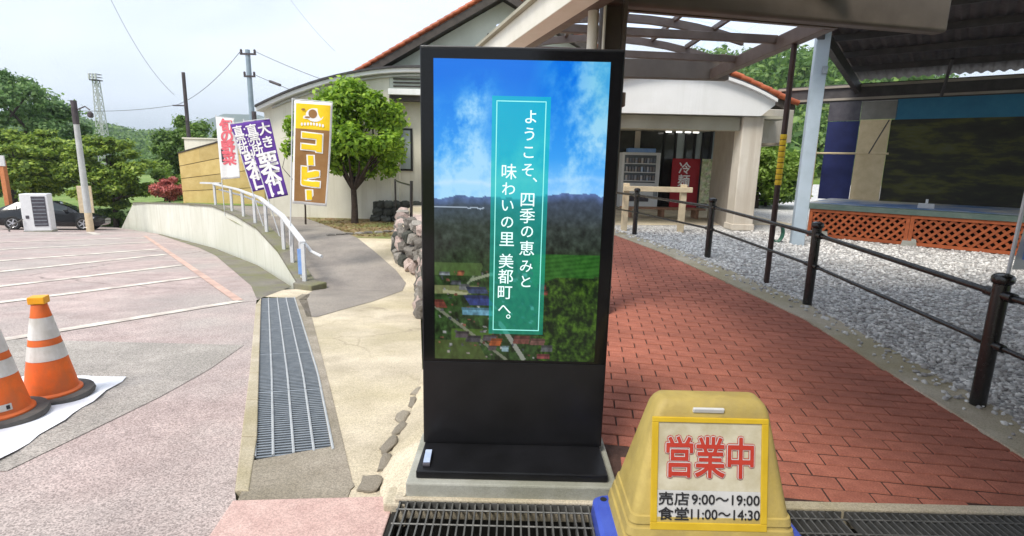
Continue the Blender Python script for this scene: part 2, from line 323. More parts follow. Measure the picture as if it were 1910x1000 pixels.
def leaf_cloud(clumps, per, size, flat=.6, shell=.55):
    """clumps: list of (centre, radii). Returns leaf centres and two spanning vectors."""
    Ps, Us, Vs = [], [], []
    for c, r in clumps:
        n = per if not isinstance(per, float) else int(per * r[0] * r[1])
        d = nr.normal(size=(n, 3)); d /= np.linalg.norm(d, axis=1)[:, None]
        rad = (shell + (1 - shell) * nr.random(n)) * (1 + .22 * nr.normal(size=n)); p = np.array(c) + d * rad[:, None] * np.array(r)
        nm = d * .7 + nr.normal(size=(n, 3)) * .55 + np.array([0, 0, flat]); nm /= np.linalg.norm(nm, axis=1)[:, None]
        t = nr.normal(size=(n, 3)); t -= nm * (t * nm).sum(1)[:, None]; t /= np.linalg.norm(t, axis=1)[:, None]; b = np.cross(nm, t)
        s = size * (.6 + .8 * nr.random(n))[:, None]
        Ps.append(p); Us.append(t * s); Vs.append(b * s)
    return np.vstack(Ps), np.vstack(Us), np.vstack(Vs)
def textmesh(body, size, bold=0, sx=1):
    c = bpy.data.curves.new('t', 'FONT'); c.body = body; c.size = size; c.align_x = 'CENTER'; c.align_y = 'CENTER'; c.resolution_u = 3
    o = bpy.data.objects.new('t', c); C.objects.link(o); dg = bpy.context.evaluated_depsgraph_get()
    me = bpy.data.meshes.new_from_object(o.evaluated_get(dg)); bpy.data.objects.remove(o); bpy.data.curves.remove(c)
    a = np.empty(len(me.vertices) * 3); me.vertices.foreach_get('co', a); a = a.reshape(-1, 3)
    mid = (a.max(0) + a.min(0)) / 2; a -= mid; a[:, 0] *= sx
    if not bold: me.vertices.foreach_set('co', a.reshape(-1)); return me
    fs = [tuple(p.vertices) for p in me.polygons]; n = len(a); V, F = [], []; k = 8 if bold < .01 else 16
    for i in range(k + 1):
        t = 6.28319 * i / k; d = np.array([0, 0, .00002 * i]) if i == k else np.array([bold * math.cos(t), bold * math.sin(t), .00002 * i])
        if bold >= .03 and i < k: m_ = max(abs(math.cos(t)), abs(math.sin(t))); d[:2] /= m_
        V += (a + d).tolist(); F += [tuple(q + n * i for q in f) for f in fs]
    m2 = bpy.data.meshes.new('t'); m2.from_pydata(V, [], F); return m2
def lettering(name, body, size, pos, mat, parent, bold=0, sx=1, tilt=90, rz=0, roll=0):
    me = textmesh(body, size, bold, sx); me.name = name; me.materials.clear(); me.materials.append(A[mat] if isinstance(mat, str) else mat)
    o = link(name, me, parent); o.location = Vector(pos) - ORG[parent.name]
    o.rotation_mode = 'XYZ'
    o.rotation_euler = (Matrix.Rotation(rz, 3, 'Z') @ Matrix.Rotation(R(tilt), 3, 'X') @ Matrix.Rotation(roll, 3, 'Z')).to_euler(); return o

# ------------------------------------------------------------------ levels of the ground
def z_lot(y): return 0.0 if y < 1.5 else -.095 * (y - 1.5)
def z_walk(y): return float(np.interp(y, [-50, 1.5, 8.8, 12.3, 17, 21, 24.5, 30, 45], [0, 0, -.6935, -.33, -.28, -.40, -.85, -1.35, -1.6]))
def z_ter(y): return .0345 * min(max(y - 2.2, 0), 5.8)
BR = [-6, 0, 1.5, 2.2, 3, 4, 5, 6, 7, 7.8, 8.8, 9.5, 10.5, 11.4, 12.3, 13.5, 15, 17, 19, 21, 24.5, 27, 30, 33]
kerb_x = I([(-1.0, -6), (-1.0, 2.12), (-1.24, 2.2), (-1.30, 2.3), (-2.10, 4.07), (-3.72, 7.57), (-3.80, 8.99), (-5.94, 12.25), (-9.62, 17.05), (-16.25, 24.5), (-22.3, 30.1), (-26, 34)])
wall_x = I([(-3.55, 8.75), (-3.70, 8.99), (-5.88, 12.25), (-9.57, 17.05), (-16.2, 24.5), (-21.6, 30.1)])
drL = I([(-1.22, 2.3), (-1.34, 2.61), (-2.02, 4.07), (-3.76, 7.81)]); drR = I([(-.80, 2.3), (-.97, 2.70), (-1.57, 4.11), (-3.30, 7.87)])
stripR = I([(-.74, 2.2), (-.76, 2.38), (-1.28, 3.62), (-3.05, 7.75), (-3.2, 8.3)])
edge_b = I([(-.50, 2.0), (-.64, 2.4), (-.67, 3.9), (-1.28, 7.3), (-1.65, 9.48), (-2.27, 10.44), (-2.62, 11.86), (-2.9, 13.7), (-3.0, 17)])
brR = I([(2.73, 2), (2.76, 3.5), (2.78, 4.9), (2.44, 6.95), (1.9, 9.78), (1.1, 12.5)])
boR = I([(3.06, 1.5), (3.09, 3.93), (3.08, 5.48), (2.70, 7.69), (2.08, 10.58), (1.3, 13.2)])

# ground: one sheet to the horizon, under everything
xs = [-4000, -1500, -600, -250, -120, -70, -45, -30, -18, -8, 0, 10, 25, 60, 150, 400, 1500, 4000]
ys = [-1500, -300, -60, -20, -6, 1.5, 12, 22, 31, 40, 60, 120, 300, 800, 2500, 6000]
def gz(x, y):
    if y <= 31: return z_lot(y) - .5
    return -3.0 if x < 30 else -3.0 + min((x - 30) * .02, 3)
mb = MB(); mb.add([(x, y, gz(x, y)) for y in ys for x in xs], [(j * len(xs) + i, j * len(xs) + i + 1, (j + 1) * len(xs) + i + 1, (j + 1) * len(xs) + i) for j in range(len(ys) - 1) for i in range(len(xs) - 1)])
g = mb.build('ground', 'lawn'); g['kind'] = 'structure'
# parking lot
lot = sheet('parking_lot', [-6, 0, 1.5, 2.12, 2.2, 2.3, 3, 4.07, 5, 6, 7.57, 8.99, 10.5, 12.25, 14.5, 17.05, 20, 24.5, 27, 30.1, 32], -70, kerb_x, z_lot, 'asphalt', nx=6)
# newer grey asphalt band across the lot entrance (a patch with its own edge)
pt = I([(-2.52, 2.3), (-2.46, 3.5), (-2.50, 4.4), (-2.62, 5.05)])
sheet('asphalt_patch', [2.43, 3, 3.53, 4.2, 5.0], lambda y: float(np.interp(y, [2.43, 3.53, 5.0], [-8, -8, -5.0])), pt, z_lot, 'asphalt_patch', nx=5, dz=.004, parent=lot)
# painted stall lines
def line(p, q, wd, mat, n=6):
    p, q = Vector(p), Vector(q); d = (q - p).normalized(); s = Vector((-d.y, d.x)) * wd / 2; mb = MB(); rows = []
    for i in range(n + 1):
        c = p.lerp(q, i / n); rows += [(c.x + s.x, c.y + s.y, z_lot(c.y + s.y) + .008), (c.x - s.x, c.y - s.y, z_lot(c.y - s.y) + .008)]
    mb.add(rows, [(2 * i, 2 * i + 1, 2 * i + 3, 2 * i + 2) for i in range(n)]); return mb.build('painted_line', mat, lot)
for p, q, wd in (((-3.88, 7.45), (-5.6, 3.5), .16), ((-5.96, 9.94), (-7.4, 4.9), .18), ((-7.46, 11.88), (-8.6, 5.5), .19), ((-9.47, 14.41), (-10.0, 7.4), .21),
                 ((-10.81, 16.12), (-12.2, 8.5), .22), ((-13.05, 19.06), (-15.3, 10.6), .24), ((-14.9, 21.5), (-18.5, 13.5), .25), ((-18.2, 24.3), (-21.3, 18.5), .16)):
    line(p, q, wd, 'line_white')
line((-15.91, 22.94), (-3.95, 7.5), .13, 'line_pink', 14)
line((-18.0, 23.0), (-19.6, 24.6), .3, 'line_white', 3)
# mossy gutter band at the foot of the retaining wall
sheet('gutter_band', [7.7, 8.99, 10.5, 12.25, 14.5, 17.05, 20, 24.5], I([(-3.78, 7.7), (-4.5, 9.0), (-6.5, 12), (-8.9, 15.6), (-10.5, 17.5), (-16.4, 24.5)]), kerb_x, z_lot, 'gutter', nx=2, dz=.005, parent=lot)
# concrete walk, ramp, planting ground
walk_pave = sheet('concrete_walk', sorted([y for y in BR if 2.2 <= y <= 12.3 and y != 7.8] + [7.84, 7.86, 8.6]), lambda y: stripR(y) if y < 7.85 else (kerb_x(y) - .02 if y < 8.7 else wall_x(y) + .1), edge_b, z_walk, 'path_concrete', nx=5, dz=.001)
sheet('planting_ground', [12.3, 13.5, 15, 17, 19, 21, 24.5, 27, 30, 36, 45], lambda y: wall_x(y) + .05, 3.0, z_walk, 'soil', nx=3)
sheet('ramp', [6.43, 6.98, 7.66, 8.8, 9.2, 9.9, 11.16, 12.3, 13.3, 15.2, 17, 20, 21], I([(-2.55, 6.43), (-2.8, 6.98), (-3.14, 7.66), (-3.30, 8.8), (-3.75, 9.2), (-5.75, 12.3), (-9.4, 17), (-12.6, 21)]),
      I([(-2.42, 6.43), (-2.27, 6.98), (-2.05, 7.66), (-1.84, 8.8), (-1.86, 9.2), (-2.18, 9.9), (-2.9, 11.16), (-3.6, 12.3), (-4.24, 13.28), (-5.68, 15.2), (-7.1, 17), (-10, 21)]), z_walk, 'ramp_asphalt', nx=3, dz=.006)
lawn_up = sheet('upper_lawn', [20, 21, 24.5, 27, 30, 33], lambda y: wall_x(y) + .25, lambda y: wall_x(y) + 5, z_walk, 'lawn', nx=2, dz=.02)
sheet('drain_border', [2.25, 2.38, 2.7, 3.2, 3.62, 4.11, 5, 6, 7, 7.75, 8.2], lambda y: drR(y) + .002, stripR, z_lot, 'grey_concrete', nx=1, dz=.006, skirt=.2)
mb = MB(); ap = [(-1.352, 2.60), (-.985, 2.80), (-.745, 2.36), (-.78, 2.22), (-1.235, 2.20)]
mb.extrude([(x, y, z_lot(y) - .2) for x, y in ap], (0, 0, .207)); o = mb.build('drain_apron', 'grey_concrete'); o['kind'] = 'structure'
mb = MB(); sp = [(-1.25, 2.19), (-.52, 2.26), (-.485, 1.0), (-1.1, 1.0)]
mb.loft([[Vector((x, y, z_lot(y) - .15)) for x, y in sp], [Vector((x, y, z_lot(y) + (.018 if y > 1.5 else .004))) for x, y in sp]]); o = mb.build('pink_pavement', 'pink_slab', bevel=.006); o['kind'] = 'structure'
# kerb stones between lot and drain
kb = struct_root('kerb')
pts = [(-1.30, 2.3), (-2.10, 4.07), (-3.72, 7.57)]
yy = np.linspace(2.28, 7.75, 10)
for a, b in zip(yy[:-1], yy[1:]):
    a += .006; b -= .006; mb = MB(); q = [(kerb_x(a) , a), (drL(a) - .004, a), (drL(b) - .004, b), (kerb_x(b), b)]
    mb.extrude([(x, y, z_lot(y) - .15) for x, y in q], (0, 0, .162)); mb.build('kerb_stone', 'border_concrete', kb, bevel=.006)
# terrace the brick path and gravel lie on
ter = sheet('gravel_yard', [1.2, 2, 3.93, 5.48, 7.69, 8, 10.58, 13.2, 20, 30, 45], lambda y: boR(y) - .02, 45, lambda y: z_ter(y) - .012, 'gravel_bed', nx=5)
sheet('entrance_floor', [10.4, 11.5, 12.5, 13.7, 17], lambda y: edge_b(y) + .1, lambda y: 6.6 if y > 12 else boR(y) + .05, z_ter, 'path_concrete', nx=2, dz=-.006)
path = sheet('brick_path', [2.15, 3, 4, 5.5, 7, 8, 9, 10.6], lambda y: edge_b(y) + .42, lambda y: brR(y) + .05, lambda y: z_ter(y) - .009, 'mortar', nx=1)
sheet('path_border', [1.9, 2.6, 3.5, 4.2, 4.9, 5.6, 6.4, 6.95, 7.7, 8, 9, 9.8, 10.6, 12, 13], brR, boR, z_ter, 'border_concrete', nx=1, dz=.012, skirt=.15)
def sl_r(y): return -.455 if y < 2.64 else -.22 if y < 4.3 else edge_b(y) + .46
mb = MB(); yq = [2.16, 2.3, 2.45, 2.639, 2.641, 3, 3.5, 4.29]
for y0, y1 in zip(yq[:-1], yq[1:]):
    for i in range(3):
        P4 = [(edge_b(y) + (sl_r(y) - edge_b(y)) * f, y, z_walk(y) + .012 + (z_ter(y) + .004 - z_walk(y)) * f ** .8) for y, f in ((y0, i / 3), (y0, (i + 1) / 3), (y1, (i + 1) / 3), (y1, i / 3))]
        mb.add(P4, [(0, 1, 2, 3)])
o = mb.build('sloped_concrete', 'path_concrete', fix=False); o['kind'] = 'structure'
mb = MB(); mb.box((-.50, 2.20, -.07), (.10, .13, .12)); o = mb.build('drain_shoulder', 'border_concrete', bevel=.01); o['kind'] = 'structure'
# concrete round the cross drain, and the floor behind the camera
mb = MB(); mb.box((1.1, 2.172, -.04), (3.2, .055, .10)); o = mb.build('drain_kerb', 'border_concrete', bevel=.005); o['kind'] = 'structure'
mb = MB(); mb.box((3.0, -1.6, -.07), (7.1, 6.9, .14)); o = mb.build('porch_floor', 'grey_concrete'); o['kind'] = 'structure'

# ------------------------------------------------------------------ bricks
me = bpy.data.meshes.new('brick'); bl, bw, bh, ch = .201, .0955, .05, .005
vv = []
for (dx, dy, z) in ((0, 0, -bh), (0, 0, -ch), (ch, ch, 0)):
    vv += [(sx * (bl / 2 - dx), sy * (bw / 2 - dy), z) for sx, sy in ((-1, -1), (1, -1), (1, 1), (-1, 1))]
me.from_pydata(vv, [], [(8, 9, 10, 11)] + [(4 * k + i, 4 * k + (i + 1) % 4, 4 * k + 4 + (i + 1) % 4, 4 * k + 4 + i) for k in (0, 1) for i in range(4)]); me.materials.append(A['brick'])
ang = R(-7.5); ca, sa = math.cos(ang), math.sin(ang); cand = []
for r in range(-8, 110):
    for k in range(-8, 24):
        u, v = (k + (.5 if r % 2 else 0)) * .21, r * .105; x, y = .3 + u * ca - v * sa, 2.0 + u * sa + v * ca
        if not (2.19 < y < 10.5) or not (edge_b(y) + .5 < x < brR(y) + .10): continue
        if -.6 < x < .62 and y < 2.68: continue
        cand.append((x, y))
vis = sorted([c for c in cand if c[0] > .20 * c[1] - .12], key=lambda c: c[0] ** 2 + c[1] ** 2)
near = set(vis[:300]); slope = math.atan(.0345); mbv, mbf = [], []
for x, y in cand:
    tl = slope if y < 8 else 0; z = z_ter(y) + rnd.uniform(-.0025, .0015); rz = ang + rnd.gauss(0, .008)
    if (x, y) in near:
        o = link('brick', me, path); o.location = (x, y, z); o.rotation_euler = (tl + rnd.gauss(0, .006), rnd.gauss(0, .006), rz)
    else:
        m = Matrix.Rotation(rz, 3, 'Z') @ Matrix.Rotation(tl, 3, 'X'); n = len(mbv)
        mbv += [tuple(m @ Vector(p) + Vector((x, y, z))) for p in vv]; mbf += [[i + n for i in p.vertices] for p in me.polygons]
mf = bpy.data.meshes.new('far_bricks'); mf.from_pydata(mbv, [], mbf); mf.materials.append(A['brick_far']); o = link('far_bricks', mf, path); o['kind'] = 'stuff'

# ------------------------------------------------------------------ loose gravel
ico = bmesh.new(); bmesh.ops.create_icosphere(ico, subdivisions=1, radius=1); iv = np.array([v.co[:] for v in ico.verts]); ifc = np.array([[v.index for v in f.verts] for f in ico.faces]); ico.free()
P = []
while len(P) < 46000:
    y = 1.6 + 9.4 * rnd.random() ** 1.5; x = boR(y) + 7.5 * rnd.random() ** 1.3 - .03
    if rnd.random() < .012: x = boR(y) - .26 * rnd.random() ** 2; P.append((x, y, z_ter(y) + .018))
    else: P.append((x, y, z_ter(y) - .006))
P = np.array(P); n = len(P); sz = (.0085 + .010 * nr.random(n) ** 2)[:, None] * (1 + .06 * P[:, 1:2])
V = iv[None] * (1 + .28 * nr.normal(size=(n, 12, 1))) * (sz * (.75 + .6 * nr.random((n, 3))) * np.array([1, 1, .7]))[:, None, :] + P[:, None, :]
F = (ifc[None] + 12 * np.arange(n)[:, None, None]).reshape(-1, 3)
me = bpy.data.meshes.new('gravel'); me.vertices.add(12 * n); me.vertices.foreach_set('co', V.reshape(-1)); me.loops.add(F.size); me.loops.foreach_set('vertex_index', F.reshape(-1).astype(np.int32))
me.polygons.add(len(F)); me.polygons.foreach_set('loop_start', np.arange(0, F.size, 3, dtype=np.int32)); me.polygons.foreach_set('loop_total', np.full(len(F), 3, dtype=np.int32)); me.update(calc_edges=True)
me.materials.append(A['gravel']); o = link('gravel', me); setp(o, kind='stuff', label='loose grey gravel covering the yard beyond the fence')

# ------------------------------------------------------------------ gratings
def drain_long():
    ys_ = np.linspace(2.70, 7.82, 6)
    words = ['nearest', 'second nearest', 'middle', 'second farthest', 'farthest']
    for i in range(5):
        a, b = ys_[i] + .006, ys_[i + 1] - .006
        t = thing('drain_grating', (drL((a + b) / 2), (a + b) / 2, z_lot((a + b) / 2)), f'galvanised steel grating between car park and walk, {words[i]} of five', 'grating', 'gratings over the side drain')
        P = lambda s, y, dz=0: Vector((drL(y) + (drR(y) - drL(y)) * s, y + (s - .5) * .10 * (1 if y < 3.2 else 1), z_lot(y) + dz))
        for s in (.02, .24, .49, .74, .98):
            mb = MB(); mb.tube([P(s, y, .001) for y in np.linspace(a, b, 5)], .008, 6); mb.build('bearing_bar', 'steel_light', t)
        mb = MB(); n = int((b - a) / .033)
        for k in range(n + 1):
            y = a + (b - a) * k / n; mb.beam(P(.02, y, -.012), P(.98, y, -.012), .0125, .022)
        o = mb.build('cross_bars', 'steel_dark', t, fix=False); o['kind'] = 'stuff'
drain_long()
mb = MB()
for a, b in zip(np.linspace(2.5, 7.8, 9)[:-1], np.linspace(2.5, 7.8, 9)[1:]):
    mb.add([(drL(a) - .03, a, z_lot(a) - .13), (drR(a) + .03, a, z_lot(a) - .13), (drR(b) + .03, b, z_lot(b) - .13), (drL(b) - .03, b, z_lot(b) - .13)], [(0, 1, 2, 3)])
o = mb.build('drain_channel', 'void', fix=False); o['kind'] = 'structure'
mb = MB(); mb.box((1.1, 1.98, -.30), (3.4, .42, .02)); mb.box((1.1, 1.865, -.16), (3.4, .02, .26)); mb.box((1.1, 2.152, -.17), (3.4, .012, .24)); mb.box((-.50, 2.0, -.17), (.02, .34, .24))
o = mb.build('cross_drain_channel', 'void'); o['kind'] = 'structure'
x = -.485
for i, lab in enumerate(('in front of the display plinth', 'under the yellow sign', 'at the right of the frame')):
    x1 = x + .99; t = thing('drain_grating', (x + .5, 2.0, -.01), 'dark steel bar grating over the cross drain, ' + lab, 'grating', 'gratings over the cross drain')
    bx = None; k = 0
    xx = x + .012
    while xx < x1 - .01:
        mb = MB(); mb.box((xx, 2.01, -.016), (.007, .27, .032)); mb.build('bar', 'grate', t); xx += .0335
    for y in (1.90, 1.995, 2.09):
        mb = MB(); mb.tube([(x + .003, y, -.003), (x1 - .006, y, -.003)], .0042, 6); mb.build('cross_rod', 'grate', t)
    mb = MB(); mb.box(((x + x1) / 2, 2.142, -.016), (.98, .006, .032)); mb.box(((x + x1) / 2, 1.878, -.016), (.98, .006, .032)); mb.build('frame', 'grate', t)
    x = x1 + .005

# ------------------------------------------------------------------ digital display on its plinth
mb = MB(); mb.box((.023, 2.395, .0325), (.955, .46, .085)); one('concrete_plinth', mb, 'plinth', 'low pale concrete plinth under the tall black display', 'plinth', (.02, 2.4, 0), bevel=.008)
k = thing('digital_display', (.02, 2.5, .075), 'tall black free-standing digital display showing a valley landscape', 'display')
mb = MB(); mb.box((.022, 2.385, .096), (.872, .37, .036)); mb.build('base_plate', 'kiosk_black', k, bevel=.005)
mb = MB(); mb.box((.0225, 2.505, 1.048), (.885, .115, 1.868)); body = mb.build('housing', 'kiosk_black', k, bevel=.006)
mb = MB(); mb.box((.0225, 2.4455, 1.26), (.872, .004, 1.42)); mb.build('front_glass', 'kiosk_glass', k, bevel=.001)
mb = MB(); mb.box((.0225, 2.4462, .338), (.872, .0035, .415)); mb.build('lower_panel', 'kiosk_black', k, bevel=.0012)
mb = MB(); mb.tube([(.06, 2.4435, 1.962), (.06, 2.4425, 1.962)], .006, 12); mb.build('camera_lens', 'kiosk_glass', k)
mb = MB(); mb.box((.475, 2.50, 1.78), (.02, .05, .06)); mb.build('side_bracket', 'brown_steel', k, bevel=.003)
# the picture on the screen
SX0, SX1, SZ0, SZ1 = -.360, .405, .562, 1.928
nu, nv = 190, 338
def fbm(u, v, s, o=5, seed=0): return mnoise.fractal(Vector((u * s, v * s, seed)), .55, 2.1, o)
hr = random.Random(3)
houses = []
def pic(u, v):
    """landscape picture, u to the right, v down, sRGB 0-255"""
    S = lambda a, b, t: min(max((t - a) / (b - a), 0), 1)
    mixc = lambda a, b, t: tuple(a[i] + (b[i] - a[i]) * t for i in range(3))
    ridge = .437 + .012 * fbm(u, .3, 5, 4, 2) - .02 * math.exp(-((u - .85) / .2) ** 2)
    if v < ridge:
        c = mixc((0, 112, 222), (70, 165, 240), S(.05, .36, v)); c = mixc(c, (150, 200, 250), S(.30, .43, v) * .8)
        n = fbm(u * 1.3 + .4 * v, v * 1.8, 3.4, 6, 7) * .75 + .62
        wl = math.exp(-((u - .24 + (v - .12) * .55) / .10) ** 2) * S(.02, .12, v) * .85
        wr = S(.52, .95, u + (v - .1) * .35) * (1 - S(.30, .42, v) * .5)
        wb = S(.22, .34, v)
        c = mixc(c, (165, 214, 244), min(max((n - .25) * 1.4, 0), 1) * min(wl + wr + wb * .85 + .5 * S(.08, .2, v) * S(.5, .1, u), 1) * .95)
        c = mixc(c, (200, 226, 250), max(0, 1 - abs(v - .395 + .03 * u + .012 * fbm(u, v, 6, 3, 3)) / .012) * .55 * (1 if u < .6 else .5))
        c = mixc(c, (110, 195, 215), S(.80, .95, u) * (1 - S(.05, .3, v)) * .6)
        return c
    n = fbm(u * 1.4, v * 2.4, 14, 6, 11); n2 = fbm(u, v, 40, 3, 5); n3 = fbm(u * 1.2, v * 2, 5, 4, 21)
    c = mixc((96, 122, 178), (70, 82, 104), S(ridge, ridge + .03, v)); c = mixc(c, (56, 64, 62), S(ridge + .02, .53, v)); c = mixc(c, (42, 52, 42), S(.52, .62, v)); c = mixc(c, (40, 62, 30), S(.6, .7, v))
    k_ = .92 + (.16 + .28 * S(.46, .6, v)) * n + .34 * n2 * S(.47, .65, v); c = tuple(x * max(k_, .3) for x in c)
    if abs(v - .468 - .004 * fbm(u, 0, 20, 2, 1)) < .0018 and u < .3: c = (170, 185, 205)
    if .62 < v < .735 and u > .58 + .25 * (v - .62) and v < .735 - .16 * (u - .75) + .02 * n3: c = mixc((26, 72, 22), (52, 104, 38), min(max(.45 + n * .6 + .25 * math.sin(v * 420 + u * 30), 0), 1))
    if .655 < v < .70 and u < .28 + .06 * n3: c = mixc(c, (88, 112, 58), .55)
    if .735 < v < .765 and u < .25 + .1 * n3: c = mixc(c, (150, 145, 105), .6)
    if .89 < v < .93 and .1 < u < .33 + .05 * n3: c = mixc(c, (78, 104, 36), .65)
    if v > .93 and u < .30 - (.97 - v): c = mixc(c, (78, 88, 44), .6)
    if u > .64 + .03 * n and v > .70 + .25 * max(0, .74 - u): c = mixc((10, 26, 10), (66, 98, 28), min(max(.38 + n * .8 + n2 * .45, 0), 1))
    for (hu, hv, hw, hh, col, sk) in houses:
        if abs(v - hv) < hh and abs(u - hu + sk * (v - hv)) < hw:
            return tuple(x * (.82 + .25 * n2) for x in (col if v > hv - hh * .3 or hh < .006 else tuple(q * .7 for q in col)))
    for (au, av, bu, bv, wd, col) in roads:
        t = ((u - au) * (bu - au) + (v - av) * 1.8 * (bv - av) * 1.8) / ((bu - au) ** 2 + ((bv - av) * 1.8) ** 2)
        if 0 <= t <= 1:
            du, dv = u - au - t * (bu - au), (v - av - t * (bv - av)) * 1.8
            if du * du + dv * dv < wd * wd: return mixc(c, col, .8)
    return c
roads = [(.0, .81, .45, 1.0, .009, (120, 120, 108)), (.40, .86, .56, 1.0, .014, (150, 150, 146)), (.05, .755, .2, .765, .01, (160, 160, 130)), (.22, .715, .36, .69, .009, (150, 155, 135)), (.20, .73, .24, .70, .006, (130, 140, 120))]
for q in ((.27, .785, .075, .017, (52, 66, 128), -1.2), (.26, .825, .09, .014, (110, 165, 190), -.3), (.26, .75, .06, .012, (66, 78, 112), -.8), (.03, .80, .035, .014, (120, 62, 52), -.9),
          (.66, .735, .022, .010, (120, 58, 48), 0), (.67, .755, .02, .008, (140, 72, 60), 0), (.16, .69, .02, .009, (150, 92, 66), .4), (.06, .695, .03, .006, (150, 160, 165), 0),
          (.38, .935, .035, .014, (176, 92, 50), .6), (.36, .955, .025, .01, (92, 84, 84), .3), (.44, .958, .022, .011, (148, 178, 186), .2), (.54, .925, .05, .015, (122, 76, 68), .4), (.64, .93, .045, .012, (128, 92, 84), .2),
          (.70, .955, .035, .012, (92, 96, 98), .2), (.68, .985, .04, .009, (140, 72, 74), .1), (.17, .91, .04, .012, (84, 76, 80), .5), (.24, .925, .045, .012, (70, 68, 74), .5), (.34, .92, .04, .01, (88, 82, 86), .4), (.13, .725, .03, .008, (92, 96, 104), .3), (.18, .74, .03, .01, (128, 132, 134), .3)):
    houses.append(q)
for _ in range(110):
    b = hr.choice([(104, 70, 60), (88, 88, 92), (140, 134, 126), (70, 74, 86), (126, 82, 66), (160, 162, 160)])
    houses.append((hr.uniform(.02, .62), hr.uniform(.68, .99), hr.uniform(.004, .011), hr.uniform(.002, .005), b, hr.uniform(-.6, .6)))
vs, fs, cols = [], [], []
for j in range(nv + 1):
    for i in range(nu + 1):
        u, v = i / nu, j / nv; vs.append((SX0 + (SX1 - SX0) * u, 2.4418, SZ1 + (SZ0 - SZ1) * v)); cols += lin(*[min(max(c, 1), 254) for c in pic(u, v)])
for j in range(nv):
    for i in range(nu):
        a = j * (nu + 1) + i; fs.append((a, a + nu + 1, a + nu + 2, a + 1))
mb = MB(); mb.add(vs, fs)
sm = bpy.data.materials.new('screen_picture'); sm.use_nodes = True; t_ = sm.node_tree; b_ = t_.nodes['Principled BSDF']; at_ = t_.nodes.new('ShaderNodeAttribute'); at_.attribute_name = 'Col'
b_.inputs['Base Color'].default_value = (.004, .004, .004, 1); b_.inputs['Roughness'].default_value = .12; b_.inputs['Specular IOR Level'].default_value = .35
t_.links.new(at_.outputs['Color'], b_.inputs['Emission Color']); b_.inputs['Emission Strength'].default_value = .66
scr = mb.build('screen', sm, k, fix=False); scr['label'] = 'bright screen with blue sky, clouds and a green valley town'
ca_ = scr.data.color_attributes.new('Col', 'FLOAT_COLOR', 'POINT'); ca_.data.foreach_set('color', cols)
teal = emis('screen_teal', lin(0, 176, 170), .72); tealb = emis('screen_pale', lin(150, 238, 228), .75); whit = emis('screen_white', lin(225, 250, 248), .8)
def KP(px, py):                                         # caption coordinates in millimetres of the panel drawing
    return (-.3605 + (px - 808) * .002295 + (py - 108) * .000005, 1.928 - (py - 108) * .002395)
cx0, cx1, cz0, cz1 = -.104, .153, .693, 1.778
vs, fs, cols = [], [], []; na, nb_ = 36, 130
for j in range(nb_ + 1):
    for i in range(na + 1):
        x, z = cx0 + (cx1 - cx0) * i / na, cz1 + (cz0 - cz1) * j / nb_; pc = pic((x - SX0) / (SX1 - SX0), (SZ1 - z) / (SZ1 - SZ0)); f = j / nb_
        tcol = (0 + 10 * f, 196 - 46 * f, 192 - 62 * f); vs.append((x, 2.4402, z)); cols += lin(*[min(max(.62 * a + .38 * b, 1), 254) for a, b in zip(tcol, pc)])
for j in range(nb_):
    for i in range(na):
        a = j * (na + 1) + i; fs.append((a, a + na + 1, a + na + 2, a + 1))
mb = MB(); mb.add(vs, fs); cap = mb.build('caption_panel', sm, scr, fix=False); ca_ = cap.data.color_attributes.new('Col', 'FLOAT_COLOR', 'POINT'); ca_.data.foreach_set('color', cols)
mb = MB(); ins = .019
for (x0, x1, z0, z1) in ((cx0 + ins, cx1 - ins, cz1 - ins - .004, cz1 - ins), (cx0 + ins, cx1 - ins, cz0 + ins, cz0 + ins + .004), (cx0 + ins, cx0 + ins + .004, cz0 + ins + .0045, cz1 - ins - .0045), (cx1 - ins - .004, cx1 - ins, cz0 + ins + .0045, cz1 - ins - .0045)):
    mb.box(((x0 + x1) / 2, 2.4389, (z0 + z1) / 2), (x1 - x0, .0008, z1 - z0))
mb.build('caption_border', tealb, scr)
for ch, x0, z0 in (('よ', .067, 1.693), ('う', .063, 1.619), ('こ', .062, 1.540), ('そ', .060, 1.463), ('、', .094, 1.42), ('四', .063, 1.330), ('季', .064, 1.258), ('の', .065, 1.185), ('恵', .066, 1.109), ('み', .066, 1.024), ('と', .066, .952),
                   ('味', -.023, 1.454), ('わ', -.024, 1.378), ('い', -.026, 1.302), ('の', -.027, 1.226), ('里', -.027, 1.149), ('美', -.028, 1.046), ('都', -.029, .973), ('町', -.030, .896), ('へ', -.031, .815), ('。', -.012, .780)):
    lettering('lettering', ch, .074 if ch in '四季恵味里美都町' else .066, (x0, 2.4384, z0), whit, scr, bold=.0003)
t = thing('small_device', (-.375, 2.30, .114), 'small pale blue device lying on the display base, left corner', 'device')
mb = MB(); mb.box((-.375, 2.295, .121), (.034, .118, .014), rz=R(3)); mb.build('body', 'dark_panel', t, bevel=.003)
mb = MB(); mb.box((-.375, 2.300, .1305), (.031, .108, .006), rz=R(3)); mb.build('cover', 'device', t, bevel=.002)

